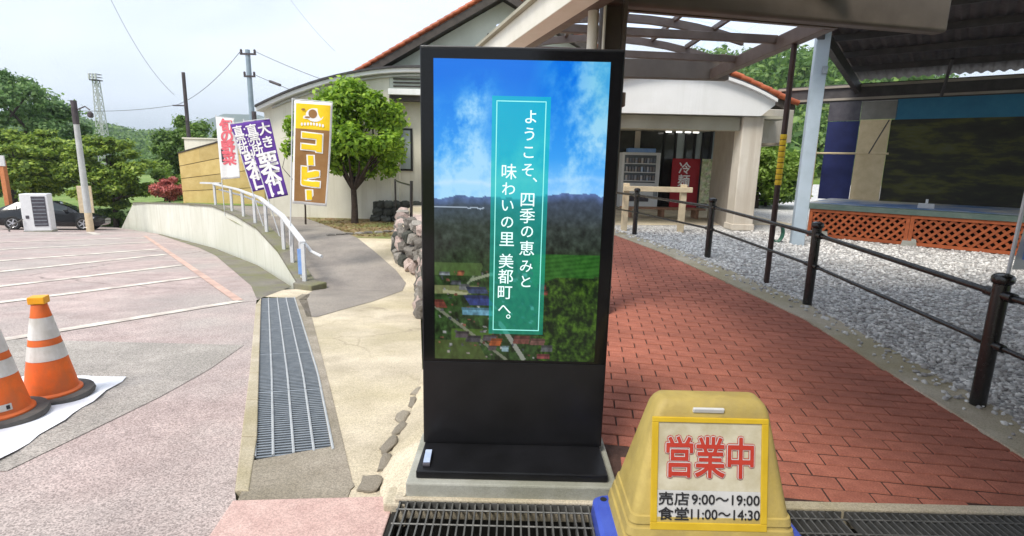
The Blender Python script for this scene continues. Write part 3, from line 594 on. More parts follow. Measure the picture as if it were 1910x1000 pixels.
# ------------------------------------------------------------------ yellow stand sign
sg = thing('stand_sign', (.77, 1.9, 0), 'yellow plastic stand sign with red lettering on a blue base', 'sign')
def rrect(cx, cy, hx, hy, r, z, n=4):
    p = []
    for (sx, sy, a0) in ((1, 1, 0), (-1, 1, 90), (-1, -1, 180), (1, -1, 270)):
        for i in range(n + 1):
            a = R(a0 + 90 * i / n); p.append(Vector((cx + sx * (hx - r) + r * math.cos(a), cy + sy * (hy - r) + r * math.sin(a), z)))
    return p
mb = MB(); mb.loft([rrect(.77, 1.87, hx, hy, .05, z) for hx, hy, z in ((.40, .235, .002), (.405, .24, .02), (.40, .235, .075), (.385, .22, .09), (.33, .17, .092))]); bs_ = mb.build('base', 'blue_plastic', sg, smooth=True)
for sx in (-1, 1):
    for sy in (-1, 1):
        mb = MB(); mb.tube([(.77 + sx * .355, 1.87 + sy * .19, .089), (.77 + sx * .355, 1.87 + sy * .19, .093)], .014, 12); mb.build('drain_hole', 'void', bs_)
def sect(z):                                            # half width, half depth of the hollow body at height z
    f = (z - .09) / .57; return (.322 - .118 * f, .175 - .118 * f)
rings = []
for z, g_ in ((.088, 0), (.115, 0), (.118, .012), (.15, .012), (.153, .0), (.165, 0), (.168, .010), (.195, .010), (.198, 0), (.21, 0), (.213, .008), (.24, .008), (.243, 0), (.3, 0), (.45, 0), (.58, 0), (.62, 0)):
    hx, hy = sect(z); rings.append(rrect(.755, 1.9, hx + g_ * .7, hy + g_ * .7, .03, z))
hx, hy = sect(.64); rings += [rrect(.755, 1.9, hx - .006, hy - .004, .03, .643), rrect(.755, 1.9, hx - .022, hy - .016, .024, .660), rrect(.755, 1.9, hx - .04, hy - .03, .015, .666)]
mb = MB(); mb.loft(rings); mb.build('body', 'yellow_sign', sg, smooth=True)
yf = lambda z: 1.9 - sect(z)[1]; tl = math.degrees(math.atan((yf(.55) - yf(.25)) / .30))
def face(x0, x1, z0, z1, off, th, name, mat, bevel=0):
    mb = MB(); a = [(x0, yf(z0) - off, z0), (x1, yf(z0) - off, z0), (x1, yf(z1) - off, z1), (x0, yf(z1) - off, z1)]
    mb.extrude(a, (0, -th, 0)); return mb.build(name, mat, sg, bevel=bevel)
for a in ((.528, .955, .195, .222), (.528, .955, .588, .606), (.528, .552, .2225, .5875), (.931, .955, .2225, .5875)): face(*a, .001, .008, 'panel_frame', 'yellow_frame', .002)
face(.5525, .9305, .338, .5875, .001, .003, 'poster', 'sign_paper'); face(.5525, .9305, .2225, .3375, .001, .0035, 'hours_panel', 'sign_white')
mb = MB(); mb.box((.735, yf(.632) - .002, .632), (.115, .012, .02), rot=Matrix.Rotation(R(12), 3, 'X')); mb.build('grip_slot', 'sign_white', sg, bevel=.004)
for i, ch in enumerate('営業中'):
    x0, z0 = .630 + i * .112, .463
    for nm, mt, bo, of in (('lettering_rim', 'sign_red', .0080, .0066), ('lettering_outline', 'sign_white', .0055, .0080), ('lettering', 'sign_red', .0026, .0094)):
        lettering(nm, ch, .162, (x0, yf(z0) - of, z0), mt, sg, bold=bo, sx=.70, tilt=90 - tl)
for s, x0, z0, sx in (('売店', .612, .310, 1.12), ('9:00〜19:00', .802, .309, .98), ('食堂', .612, .255, 1.12), ('11:00〜14:30', .802, .255, .93)):
    lettering('hours_lettering', s,   .052 if len(s) > 2 else .052, (x0, yf(z0) - .0085, z0), 'sign_ink', sg, bold=.0009, sx=sx, tilt=90 - tl)

sg.scale = (1, 1, .978)
# ------------------------------------------------------------------ traffic cones on a sheet
def cone(loc, label, hgt=.70):
    t = thing('traffic_cone', loc, label, 'traffic cone', 'cones by the car park')
    L_ = Vector(loc); b = lambda: MB()
    rad = lambda z: .155 - (.155 - .036) * (z - .04) / (hgt - .04)
    mb = b(); mb.lathe([(.235, 0), (.24, .012), (.232, .034), (.16, .04), (.02, .041)], 28, L_); mb.build('base', 'rubber', t, smooth=True)
    for nm, z0, z1, m in (('body', .04, .285, 'cone_orange'), ('reflective_band', .285, .385, 'cone_white'), ('body', .385, .43, 'cone_orange'), ('reflective_band', .43, .575, 'cone_white'), ('body', .575, .662, 'cone_orange')):
        mb = b(); e = .002 if m == 'cone_white' else 0
        mb.lathe([(rad(z) + e, z) for z in np.linspace(z0, z1, 4)], 28, L_, cap=False); mb.build(nm, m, t, smooth=True)
    mb = b(); mb.lathe([(.172, .0405), (.170, .05), (rad(.062), .062)], 28, L_, cap=False); mb.build('foot_flange', 'cone_orange', t, smooth=True)
    mb = b(); mb.box(L_ + Vector((0, 0, .69)), (.095, .08, .05), rz=.3); mb.build('top_cap', 'amber', t, bevel=.006)
    return t
c1 = cone((-3.17, 3.47, z_lot(3.47) + .012), 'orange traffic cone with white bands, fully in view, amber cap')
c2 = cone((-3.16, 3.08, z_lot(3.08) + .012), 'orange traffic cone cut off by the left edge, sticker near its foot')
c3 = cone((-3.24, 2.62, z_lot(2.62) + .012), 'traffic cone base just showing at the left edge, nearest')
mb = MB(); mb.add([(-3.055, 3.08 - .157, -.062), (-2.985, 2.965, -.062), (-2.992, 2.968, -.022), (-3.062, 2.925, -.022)], [(0, 1, 2, 3)])
mb = MB(); c0 = Vector((-3.16, 3.08, z_lot(3.08) + .012)); pr = []
for a in (-52, -42, -32, -22):
    for z in (.085, .125):
        r_ = .155 - .119 * (z - .04) / .66 + .0022; pr.append(c0 + Vector((r_ * math.cos(R(a)), r_ * math.sin(R(a)), z)))
mb.add(pr, [(0, 2, 3, 1), (2, 4, 5, 3), (4, 6, 7, 5)]); mb.build('sticker', 'cone_white', c2)
mb = MB(); pr = []
for a in (-33, -29, -26):
    for z in (.093, .117):
        r_ = .155 - .119 * (z - .04) / .66 + .0032; pr.append(c0 + Vector((r_ * math.cos(R(a)), r_ * math.sin(R(a)), z)))
mb.add(pr, [(0, 2, 3, 1), (2, 4, 5, 3)]); mb.build('sticker_print', 'sign_ink', c2)
mb = MB(); nx_, ny_ = 10, 16; vs = []
for j in range(ny_ + 1):
    y = 2.2 + 1.72 * j / ny_
    for i in range(nx_ + 1):
        xr_ = float(np.interp(y, [2.2, 2.54, 3.0, 3.5, 3.92], [-2.58, -2.64, -2.74, -2.86, -2.98])) + .012 * math.sin(y * 17); x = -3.75 + (xr_ + 3.75) * i / nx_
        vs.append((x, y, z_lot(y) + .009 + .012 * max(0, mnoise.noise(Vector((x * 3.2 + y, y * 6, 1)))) + .006 * abs(mnoise.noise(Vector((x * 9, y * 3, 4)))) + (.004 * math.sin(y * 23) ** 2 if i == nx_ else 0)))
mb.add(vs, [(j * (nx_ + 1) + i, j * (nx_ + 1) + i + 1, (j + 1) * (nx_ + 1) + i + 1, (j + 1) * (nx_ + 1) + i) for j in range(ny_) for i in range(nx_)])
one('white_sheet', mb, 'cloth', 'white sheet laid on the asphalt under the cones', 'sheet', fix=False, smooth=True)

# ------------------------------------------------------------------ black guard rail along the path
gr = thing('guard_rail', (2.99, 3.2, z_ter(3.2)), 'black metal guard rail with round posts along the brick path', 'guard rail')
posts = [(2.86, 1.0), (2.99, 3.2), (3.06, 5.38), (2.84, 7.7), (2.28, 10.0), (1.5, 12.2)]
for x, y in posts:
    z = z_ter(y); mb = MB(); mb.lathe([(.044, -.05), (.044, .80), (.040, .805)], 18, (x, y, z)); p = mb.build('post', 'black_metal', gr, smooth=True)
    mb = MB(); mb.lathe([(.03, .80), (.052, .806), (.058, .82), (.058, .842), (.05, .856), (.025, .866), (.004, .868)], 18, (x, y, z)); mb.build('cap', 'black_metal', p, smooth=True)
for h_, r_ in ((.735, .021), (.42, .016)):
    for (x0, y0), (x1, y1) in zip(posts[:-1], posts[1:]):
        a, b = Vector((x0, y0, z_ter(y0) + h_)), Vector((x1, y1, z_ter(y1) + h_)); d = (b - a).normalized()
        mb = MB(); mb.tube([a, b], r_, 12); ra = mb.build('rail', 'black_metal', gr, smooth=True)
        for e, s in ((a, 1), (b, -1)):
            mb = MB(); mb.tube([e + d * s * .03, e + d * s * .10, e + d * s * .102], [r_ + .010, r_ + .010, r_ + .002], 12); mb.build('collar', 'black_metal', ra, smooth=True)

# ------------------------------------------------------------------ canopy over the path
cn = thing('canopy', (.83, 5.0, .1), 'brown steel canopy with translucent roof panels over the brick path', 'canopy')
ZB = 2.83
def yb(x): return 5.05 + (x - .95) * .206              # line of the near beam
mb = MB(); mb.beam((.72, yb(.72), ZB + .19), (4.22, yb(4.22), ZB + .19), .15, .36); mb.build('near_beam', 'taupe', cn, bevel=.035, seg=4)
mb = MB(); mb.beam((.9, yb(.9) + .10, ZB + .03), (3.1, yb(3.1) + .10, ZB + .03), .05, .05); mb.build('beam_flange', 'brown_steel', cn)
mb = MB(); mb.beam((-.7, 8.85, ZB + .14), (3.33, 8.92, ZB + .14), .16, .28); mb.build('far_beam', 'taupe', cn, bevel=.008)
mb = MB(); mb.box((3.22, 8.9, ZB + .33), (.09, .12, .10)); mb.build('beam_bracket', 'brown_steel', cn)
mb = MB(); mb.beam((3.06, 5.62, ZB + .08), (3.08, 8.83, ZB + .08), .12, .15); mb.build('eave_beam', 'brown_steel', cn, bevel=.006)
mb = MB(); mb.beam((3.21, 5.75, ZB + .20), (3.21, 8.83, ZB + .20), .14, .05); mb.build('gutter', 'brown_steel', cn)
mb = MB(); mb.beam((.62, 4.18, ZB + .02), (-.95, 9.4, ZB + .02), .20, .22); mb.build('side_fascia', 'pipe_cream', cn, bevel=.006)
mb = MB(); mb.beam((.62, 4.18, ZB + .15), (-.95, 9.4, ZB + .15), .30, .035); mb.build('fascia_cap', 'olive_beam', cn)
mb = MB(); mb.beam((.82, 4.3, ZB + .06), (-.72, 9.4, ZB + .06), .12, .2); mb.build('side_beam', 'brown_steel', cn)
mb = MB(); mb.beam((.83, 5.02, .08), (.83, 5.02, 3.4), .20, .045, (0, 1, 0)); mb.box((.742, 5.02, 1.74), (.035, .22, 3.32)); mb.box((.918, 5.02, 1.74), (.035, .22, 3.32)); mb.build('post', 'taupe', cn, bevel=.004)
mb = MB(); mb.tube([(.655, 4.99, .1), (.655, 4.99, 3.4)], .048, 16); mb.build('downpipe', 'pipe_cream', cn, smooth=True)
mb = MB(); mb.tube([(.735, 4.88, .1), (.735, 4.88, 3.4)], .012, 10); mb.build('conduit', 'pipe_cream', cn, smooth=True)
lx = I([(.70, 4.6), (-.70, 9.3)])
pu = [5.3, 6.45, 7.65, 8.85]
def zr(x): return ZB + .20 + .42 * max(0, 1 - ((x - 1.3) / 2.2) ** 2)     # gently vaulted glazing
for i, y0 in enumerate(pu):
    xl_ = lx(y0) + .06; mb = MB(); rings = []
    for x in np.linspace(xl_, 3.02, 11):
        p = Vector((x, y0, zr(x) - .05)); rings.append([p + Vector((0, sy, sz)) for sy, sz in ((-.035, -.05), (.035, -.05), (.035, .05), (-.035, .05))])
    mb.loft(rings); mb.build('arched_rafter', 'brown_steel', cn)
    if 0 < i < 3:
        mb = MB(); mb.beam((xl_, y0 - .12, ZB + .13), (3.02, y0 + .22, ZB + .13), .07, .09); mb.build('tie_beam', 'brown_steel', cn, bevel=.006)
px_ = [.08, .75, 1.42, 2.09, 2.62]
for x0 in px_:
    mb = MB(); mb.beam((x0, 5.3, zr(x0) + .0), (x0, 8.85, zr(x0) + .0), .045, .06); mb.build('purlin', 'brown_steel', cn)
pm = bpy.data.materials.new('polycarbonate'); pm.use_nodes = True; t_ = pm.node_tree; N = t_.nodes.new
tr = N('ShaderNodeBsdfTranslucent'); tr.inputs[0].default_value = (.80, .88, 1.0, 1); ts = N('ShaderNodeBsdfTransparent'); ts.inputs[0].default_value = (.90, .945, 1.0, 1)
gl = N('ShaderNodeBsdfGlossy'); gl.inputs['Roughness'].default_value = .25; m1 = N('ShaderNodeMixShader'); m2 = N('ShaderNodeMixShader')
nz_ = N('ShaderNodeTexNoise'); nz_.inputs['Scale'].default_value = 2.2; nz_.inputs['Detail'].default_value = 5; mr = N('ShaderNodeMapRange'); mr.inputs['To Min'].default_value = .40; mr.inputs['To Max'].default_value = .80
tcn = N('ShaderNodeTexCoord'); t_.links.new(tcn.outputs['Object'], nz_.inputs['Vector']); t_.links.new(nz_.outputs['Fac'], mr.inputs['Value']); t_.links.new(mr.outputs[0], m1.inputs[0])
t_.links.new(tr.outputs[0], m1.inputs[1]); t_.links.new(ts.outputs[0], m1.inputs[2]); m2.inputs[0].default_value = .06
t_.links.new(m1.outputs[0], m2.inputs[1]); t_.links.new(gl.outputs[0], m2.inputs[2]); t_.links.new(m2.outputs[0], t_.nodes['Material Output'].inputs['Surface'])
ex = [None] + px_ + [3.02]
for yi in range(len(pu) - 1):
    for xi in range(len(ex) - 1):
        a, b = pu[yi], pu[yi + 1]
        x0 = lx((a + b) / 2) + .1 if ex[xi] is None else ex[xi] + .02; x1 = ex[xi + 1] - .02
        if x1 - x0 < .1: continue
        mb = MB(); q = [(x0, a + .02, zr(x0) + .05), (x1, a + .02, zr(x1) + .05), (x1, b - .02, zr(x1) + .05), (x0, b - .02, zr(x0) + .05)]
        mb.extrude(q, (0, 0, .008)); mb.build('roof_panel', pm, cn)
# unseen steel-sheet roof over the viewpoint, added to shade near bricks and sign
mb = MB(); mb.beam((4.45, 4.95, 3.42), (4.45, -5.0, 3.42), 8.1, .05); mb.build('roof_sheet', 'brown_steel', cn)
for y0 in (3.4, 1.6, -.2, -2.0):
    mb = MB(); mb.beam((.42, y0, 3.30), (8.4, y0, 3.30), .08, .16); mb.build('unseen_roof_joist', 'brown_steel', cn)
for x0, y0 in ((.83, -1.2), (8.0, -1.2), (8.0, 4.6)):
    mb = MB(); mb.box((x0, y0, 1.65), (.2, .2, 3.3)); mb.build('post', 'taupe', cn)
mb = MB(); mb.box((4.45, -4.6, 1.68), (8.1, .16, 3.38)); mb.build('unseen_back_wall', 'shade_wall', cn)  # unseen wall behind the camera, added to darken fill light and reflections
# slim dark pole with a yellow band carrying the canopy eave
t = thing('canopy_pole', (3.05, 6.28, z_ter(6.28)), 'slim dark brown pole with yellow band holding the canopy edge', 'pole')
mb = MB(); mb.lathe([(.031, -.03), (.031, 2.76)], 14, (3.05, 6.28, z_ter(6.28))); mb.build('shaft', 'pole_brown', t, smooth=True)
for i in range(9):
    z = 1.16 + i * .064; mb = MB(); mb.lathe([(.034, z), (.036, z + .004), (.036, z + .052), (.034, z + .056)], 14, (3.05, 6.28, z_ter(6.28)), cap=False); mb.build('yellow_ring', 'band_yellow', t, smooth=True)

# ------------------------------------------------------------------ main building
bd = thing('gabled_building', (-2.6, 16, -.3), 'cream building with arched eave and orange tiled gable roof', 'building')
def arch(x): 
    t = (x + 2.7) / 4.77; return 3.99 - 1.22 * abs(t) ** 2.0
xsr = list(np.linspace(-7.36, 1.96, 25))
mb = MB(); pl = [(-7.25, 16, -.6), (-3.62, 16, -.6)] + [(x, 16, arch(x) - .09) for x in np.linspace(-3.62, -7.25, 12)]
mb.extrude(pl, (0, .25, 0)); mb.build('wall', 'cream_wall', bd)
mb = MB(); pl = [(-3.615, 16.01, 3.42), (1.4, 16.01, 3.42)] + [(x, 16.01, arch(x) - .10) for x in np.linspace(1.4, -3.615, 14) if arch(x) - .10 > 3.43]
mb.extrude(pl, (0, .25, 0)); mb.build('upper_wall', 'gable_wall', bd)
mb = MB(); mb.box((-1.3, 15.9, 3.34), (4.6, .36, .16)); mb.build('lintel', 'white_fascia', bd, bevel=.01)
mb = MB(); mb.box((-1.3, 16.0, 3.18), (4.6, .3, .14)); mb.build('dark_soffit', 'dark_board', bd)  # dark soffit strip beneath the white lintel
mb = MB(); mb.box((-1.3, 16.5, 1.4), (4.64, .2, 4.0)); mb.build('bay_wall', 'cream_wall', bd)
mb = MB(); mb.box((-3.52, 16.3, 1.4), (.2, .36, 3.6)); mb.build('bay_side', 'cream_wall', bd)
for i in range(3):
    mb = MB(); mb.box((-3.0, 15.98, 3.52 + i * .10), (1.0, .06, .035)); mb.build('louvre_slat', 'dark_board', bd)
wnw = MB(); wnw.box((-3.34, 16.385, 1.76), (.58, .06, 1.24)); f_ = wnw.build('window', 'win_frame', bd); mb = MB(); mb.box((-3.34, 16.35, 1.76), (.46, .02, 1.12)); mb.build('pane', 'win_glass', f_)
mb = MB(); mb.lathe([(.05, 0), (.055, .05), (.05, .12), (.02, .15)], 12, (-3.36, 16.2, 2.66)); mb.build('red_lamp', 'sign_red', bd, smooth=True)
mb = MB(); rings = [[Vector((x, y, arch(x) + dz)) for y, dz in ((15.72, -.10), (19.0, -.10), (19.0, .0), (15.72, .0))] for x in xsr]; mb.loft(rings); mb.build('arch_fascia', 'white_fascia', bd)
mb = MB(); rings = [[Vector((x, y, arch(x) + dz)) for y, dz in ((15.66, .003), (19.0, .003), (19.0, .06), (15.66, .06))] for x in xsr]; mb.loft(rings); mb.build('arch_roof', 'dark_roof', bd)
mb = MB(); rings = [[Vector((x, y, arch(x) + dz)) for y, dz in ((15.9, -.19), (15.98, -.19), (15.98, -.15), (15.9, -.15))] for x in xsr[1:-1]]; mb.loft(rings); mb.build('arch_moulding', 'pole_grey', bd)
# gable
GP, GS = Vector((-.45, 0, 6.36)), .57
mb = MB(); mb.extrude([(-4.9, 16.85, 2.9), (4.0, 16.85, 2.9), (4.0, 16.85, 3.6), (-.45, 16.85, 6.05), (-4.9, 16.85, 3.55)], (0, .25, 0)); mb.build('gable_wall', 'gable_wall', bd)
for sx in (-1, 1):
    e = Vector((-.45 + sx * 4.75, 0, 6.36 - 4.75 * GS))
    mb = MB(); mb.extrude([(-.45, 16.3, 6.02), (e.x, 16.3, e.z - .30), (e.x, 16.3, e.z - .08), (-.45, 16.3, 6.24)], (0, .1, 0)); mb.build('barge_board', 'dark_board', bd)
    mb = MB(); mb.extrude([(-.45, 16.401, 6.10), (e.x, 16.401, e.z - .24), (e.x, 16.401, e.z - .09), (-.45, 16.401, 6.235)], (0, 12, 0)); rf = mb.build('roof', 'dark_board', bd)
    mb = MB(); mb.extrude([(-.45, 16.35, 6.245), (e.x, 16.35, e.z - .075), (e.x, 16.35, e.z), (-.45, 16.35, 6.32)], (0, 12, 0)); mb.build('tile_bed', 'tile_roof', rf)
    for i in range(24):
        a = GP + (e - GP) * (i / 24); b = GP + (e - GP) * ((i + 1.25) / 24); dz = Vector((0, 0, -.03)); dy = Vector((0, 16.30, 0))
        mb = MB(); mb.tube([a + dz + dy, b + dz + dy + Vector((0, 0, .035))], [.062, .052], 10); mb.build('rake_tile', 'tile', rf, smooth=True)
for x in (-.86, -.52):
    mb = MB(); rings = []
    for yv, s in ((16.86, 1), (16.82, 1), (16.81, .7)): rings.append([Vector((x + .05 * s * math.cos(a), yv, 5.08 + .10 * s * math.sin(a))) for a in np.linspace(0, 6.2832, 13)[:-1]])
    mb.loft(rings); mb.build('vent', 'win_frame', bd, smooth=True)
# ------------------------------------------------------------------ shop entrance with portico
sh = thing('shop_portico', (3.1, 11.1, .2), 'white arched portico with square concrete columns before the shop', 'portico')
def parch(x): return 3.26 - .50 * ((x - 3.13) / 1.95) ** 2
xp = list(np.linspace(1.16, 5.10, 17))
mb = MB(); pl = [(1.16, 11.0, 2.49), (4.85, 11.0, 2.49), (5.10, 11.0, 2.70)] + [(x, 11.0, parch(x)) for x in reversed(xp)]
mb.extrude(pl, (0, .14, 0)); mb.build('fascia', 'white_fascia', sh)
mb = MB(); rings = [[Vector((x, y, parch(x) + dz)) for y, dz in ((10.90, .003), (13.2, .003), (13.2, .06), (10.90, .06))] for x in xp]; mb.loft(rings); mb.build('roof_edge', 'white_fascia', sh)
mb = MB(); rings = [[Vector((x, y, parch(x) + dz)) for y, dz in ((10.94, .063), (13.2, .063), (13.2, .10), (10.94, .10))] for x in xp]; mb.loft(rings); mb.build('roof', 'dark_roof', sh)
mb = MB(); mb.box((2.85, 11.4, 2.345), (3.4, .35, .27)); mb.build('beam', 'olive_beam', sh, bevel=.01)
mb = MB(); mb.box((3.4, 14.2, 2.52), (4.6, 5.2, .06)); mb.build('soffit', 'olive_beam', sh)
for x, w_ in ((4.78, .42), (1.5, .42)):
    mb = MB(); mb.box((x, 11.34, 1.28), (w_, .40, 2.40)); mb.build('column', 'column', sh, bevel=.02)
    mb = MB(); mb.box((x, 11.34, .26), (w_ + .05, .45, .13)); mb.build('column_base', 'column', sh, bevel=.015)
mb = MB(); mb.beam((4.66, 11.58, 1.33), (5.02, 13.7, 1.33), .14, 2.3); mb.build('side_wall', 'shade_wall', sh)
mb = MB(); mb.beam((5.20, 12.0, 2.36), (6.25, 12.7, 2.42), .2, .72); mb.build('side_beam', 'column', sh, bevel=.01)
mb = MB(); mb.beam((6.15, 12.75, 2.36), (6.5, 16.5, 2.36), .2, .7); mb.build('side_beam', 'column', sh, bevel=.01)
# tiled roof behind the portico
a, b = Vector((4.45, 0, 3.78)), Vector((6.45, 0, 2.97))
mb = MB(); mb.extrude([(a.x, 12.9, a.z - .26), (b.x, 12.9, b.z - .24), (b.x, 12.9, b.z - .06), (a.x, 12.9, a.z - .08)], (0, 6, 0)); rf = mb.build('eave', 'dark_board', sh)
mb = MB(); mb.extrude([(a.x, 12.93, a.z - .078), (b.x, 12.93, b.z - .058), (b.x, 12.93, b.z), (a.x, 12.93, a.z)], (0, 6, 0)); mb.build('tile_bed', 'tile_roof', rf)
for i in range(9):
    p, q = a.lerp(b, i / 9), a.lerp(b, (i + 1.2) / 9); dy = Vector((0, 12.86, -.02)); mb = MB(); mb.tube([p + dy, q + dy + Vector((0, 0, .03))], [.07, .062], 10); mb.build('rake_tile', 'tile', rf, smooth=True)
# glazed shop front
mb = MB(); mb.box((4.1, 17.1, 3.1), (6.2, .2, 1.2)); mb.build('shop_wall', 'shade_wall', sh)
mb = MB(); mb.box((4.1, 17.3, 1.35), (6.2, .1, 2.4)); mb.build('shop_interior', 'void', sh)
mxs = [1.6, 2.4, 3.15, 3.75, 4.55, 4.9, 5.2, 5.48, 5.72, 5.98, 6.3]
for i, x in enumerate(mxs):
    mb = MB(); mb.box((x, 16.8, 1.38), (.06, .08, 2.3)); mb.build('mullion', 'win_frame', sh)
    if i < len(mxs) - 1:
        mb = MB(); mb.box(((x + mxs[i + 1]) / 2, 16.82, 1.38), (mxs[i + 1] - x - .064, .02, 2.26)); mb.build('shop_pane', 'shop_glass' if i not in (5, 7, 9) else 'win_glass', sh)
mb = MB(); mb.box((3.95, 16.8, 2.56), (4.8, .1, .1)); mb.build('head_rail', 'win_frame', sh)
mb = MB(); mb.box((3.72, 16.74, 2.22), (.16, .03, .72)); mb.build('door_sign', 'column', sh)
lampw = emis('tube_lamp', (1, .97, .9), 1.6)
for x in (4.55, 4.86, 5.12, 5.36):
    mb = MB(); mb.box((x, 16.4, 2.46), (.16, .06, .035)); mb.build('ceiling_lamp', lampw, sh)
# things in front of the shop
vm = thing('vending_machine', (3.72, 16.3, .2), 'white drinks vending machine behind the black guard rail', 'vending machine')
mb = MB(); mb.box((3.74, 16.4, 1.02), (1.10, .62, 1.64)); mb.build('cabinet', 'vend_white', vm, bevel=.015)
mb = MB(); mb.box((3.70, 16.08, 1.36), (.92, .02, .80)); dw = mb.build('display_window', 'vend_glass', vm)
for r_ in range(3):
    mb = MB()
    for i in range(10): mb.lathe([(.028, 0), (.033, .01), (.033, .14), (.026, .15)], 8, (3.31 + i * .087, 16.035, 1.03 + r_ * .25))
    o = mb.build('can_row', 'cans', dw); o['kind'] = 'stuff'
    mb = MB(); mb.box((3.70, 16.05, 1.015 + r_ * .25), (.92, .04, .025)); mb.build('shelf', 'vend_white', dw)
mb = MB(); mb.box((3.66, 16.08, .50), (.7, .02, .18)); mb.build('delivery_slot', 'dark_panel', vm, bevel=.005)
mb = MB(); mb.box((4.2, 16.08, .72), (.12, .02, .3)); mb.build('coin_panel', 'steel_dark', vm)
mb = MB(); mb.box((3.74, 16.3, 1.90), (.8, .4, .12)); mb.build('top_sign', 'banner_blue', vm, bevel=.02)
rs = thing('red_sign_board', (5.0, 16.0, .2), 'dark red upright sign board with white brushed lettering beside the vending machine', 'sign')
mb = MB(); mb.box((5.02, 16.0, .96), (.80, .06, 1.46)); mb.build('panel', 'red_board', rs, bevel=.008)
for s in (-.3, .3):
    mb = MB(); mb.box((5.02 + s, 16.05, .22), (.05, .4, .05)); mb.build('foot', 'dark_steel', rs)
for i, ch in enumerate('冷麺'): lettering('lettering', ch, .36, (4.98, 15.965, 1.42 - i * .36), 'banner_white', rs, bold=.006)
pb = thing('poster_board', (5.75, 15.9, .2), 'pale green poster board between red sign and portico wall', 'poster board')
mb = MB(); mb.box((5.75, 15.9, 1.05), (.60, .05, 1.28)); mb.build('poster', 'poster_green', pb, bevel=.004)
for s in (-.25, .25):
    mb = MB(); mb.box((5.75 + s, 15.95, .5), (.04, .05, .62)); mb.build('leg', 'steel', pb)
bn = thing('bench', (3.7, 13.5, .2), 'low brown slatted bench in front of the shop', 'bench')
for i in range(4):
    mb = MB(); mb.box((3.72, 13.32 + i * .11, .43), (2.05, .095, .035)); mb.build('seat_slat', 'wood_brown', bn, bevel=.004)
for x in (2.9, 3.7, 4.55):
    mb = MB(); mb.box((x, 13.48, .305), (.07, .38, .21)); mb.build('leg', 'wood_brown', bn)
wb = thing('wooden_barrier', (3.3, 10.6, .2), 'pale wooden post with cross rail standing in the gravel yard', 'barrier')
for x in (3.32, 2.2):
    mb = MB(); mb.box((x, 10.6, .66), (.11, .11, .94)); mb.build('post', 'wood_post', wb, bevel=.008)
mb = MB(); mb.box((2.80, 10.53, 1.03), (1.34, .05, .10)); mb.build('rail', 'wood_post', wb, bevel=.006)

# ------------------------------------------------------------------ open-air stage
SO = Vector((5.76, 10.45, .2)); sd = Vector((.771, -.637, 0)); sn = Vector((.637, .771, 0)); RZ = math.atan2(sd.y, sd.x)
def S(u, w_, z): return SO + sd * u + sn * w_ + Vector((0, 0, z - .2))
def sbox(mb, u, w_, z, du, dw, dz): return mb.box(S(u, w_, z), (du, dw, dz), rz=RZ)
st = thing('stage', tuple(S(2, 1.3, .2)), 'covered outdoor stage with orange lattice skirt and painted backdrop', 'stage')
mb = MB(); sbox(mb, 3.0, 1.35, .78, 6.3, 2.8, .09); mb.build('deck', 'deck_green', st, bevel=.006)
mb = MB(); sbox(mb, 3.0, 1.5, .829, 6.2, 2.4, .008); mb.build('floor_covering', 'tarp_blue', st)
mb = MB(); sbox(mb, 3.0, .5, .46, 6.2, .05, .5); mb.build('underfloor', 'void', st)  # near-black board standing in for the dark space under the deck
for u0, u1 in ((0, 1.585), (1.59, 3.175), (3.18, 4.8)):
    for z in (.235, .705):
        mb = MB(); sbox(mb, (u0 + u1) / 2, -.005, z, u1 - u0, .045, .055); mb.build('skirt_rail', 'lattice', st)
    for u in (u0 + .028, u1 - .028):
        mb = MB(); sbox(mb, u, -.006, .47, .056, .05, .41); mb.build('skirt_post', 'lattice', st)
    h_, y0_ = .41, .265; n = int((u1 - u0 + h_) / .135)
    for k in range(n + 1):
        for sg_ in (1, -1):
            # a diagonal from the lower rail to the upper one, clipped at the panel's ends
            ua = u0 - h_ + k * .135 + .05; ub = ua + h_; lo, hi = max(ua, u0 + .05), min(ub, u1 - .05)
            if hi - lo < .06: continue
            za, zb = y0_ + (lo - ua), y0_ + (hi - ua)
            if sg_ < 0: lo, hi = u0 + u1 - lo, u0 + u1 - hi
            mb = MB(); mb.beam(S(lo, -.004 if sg_ > 0 else .010, za), S(hi, -.004 if sg_ > 0 else .010, zb), .010, .042, upv=(0, 0, 1)); mb.build('slat', 'lattice', st)
for u in (.25, 1.62, 3.2):
    mb = MB(); mb.loft([[S(u + a * s, .05 + b * s, z) for a, b in ((-.12, -.10), (.12, -.10), (.12, .10), (-.12, .10))] for s, z in ((1, .18), (.75, .32))]); mb.build('footing', 'plinth', st)
bk = 2.62
for nm, u, z, du, dz, m, off in (('navy_panel', -.06, 1.68, .62, 1.74, 'navy', 0), ('cream_panel', .545, 1.69, .56, 1.76, 'cream_panel', -.02), ('grey_panel', .58, 2.77, .66, .38, 'grey_panel', 0), ('dark_panel', -.07, 2.77, .62, .42, 'dark_panel', 0), ('sky_band', 3.49, 2.77, 5.2, .42, 'teal_band', 0)):
    mb = MB(); sbox(mb, u, bk + off, z, du, .04, dz); mb.build(nm, m, st)
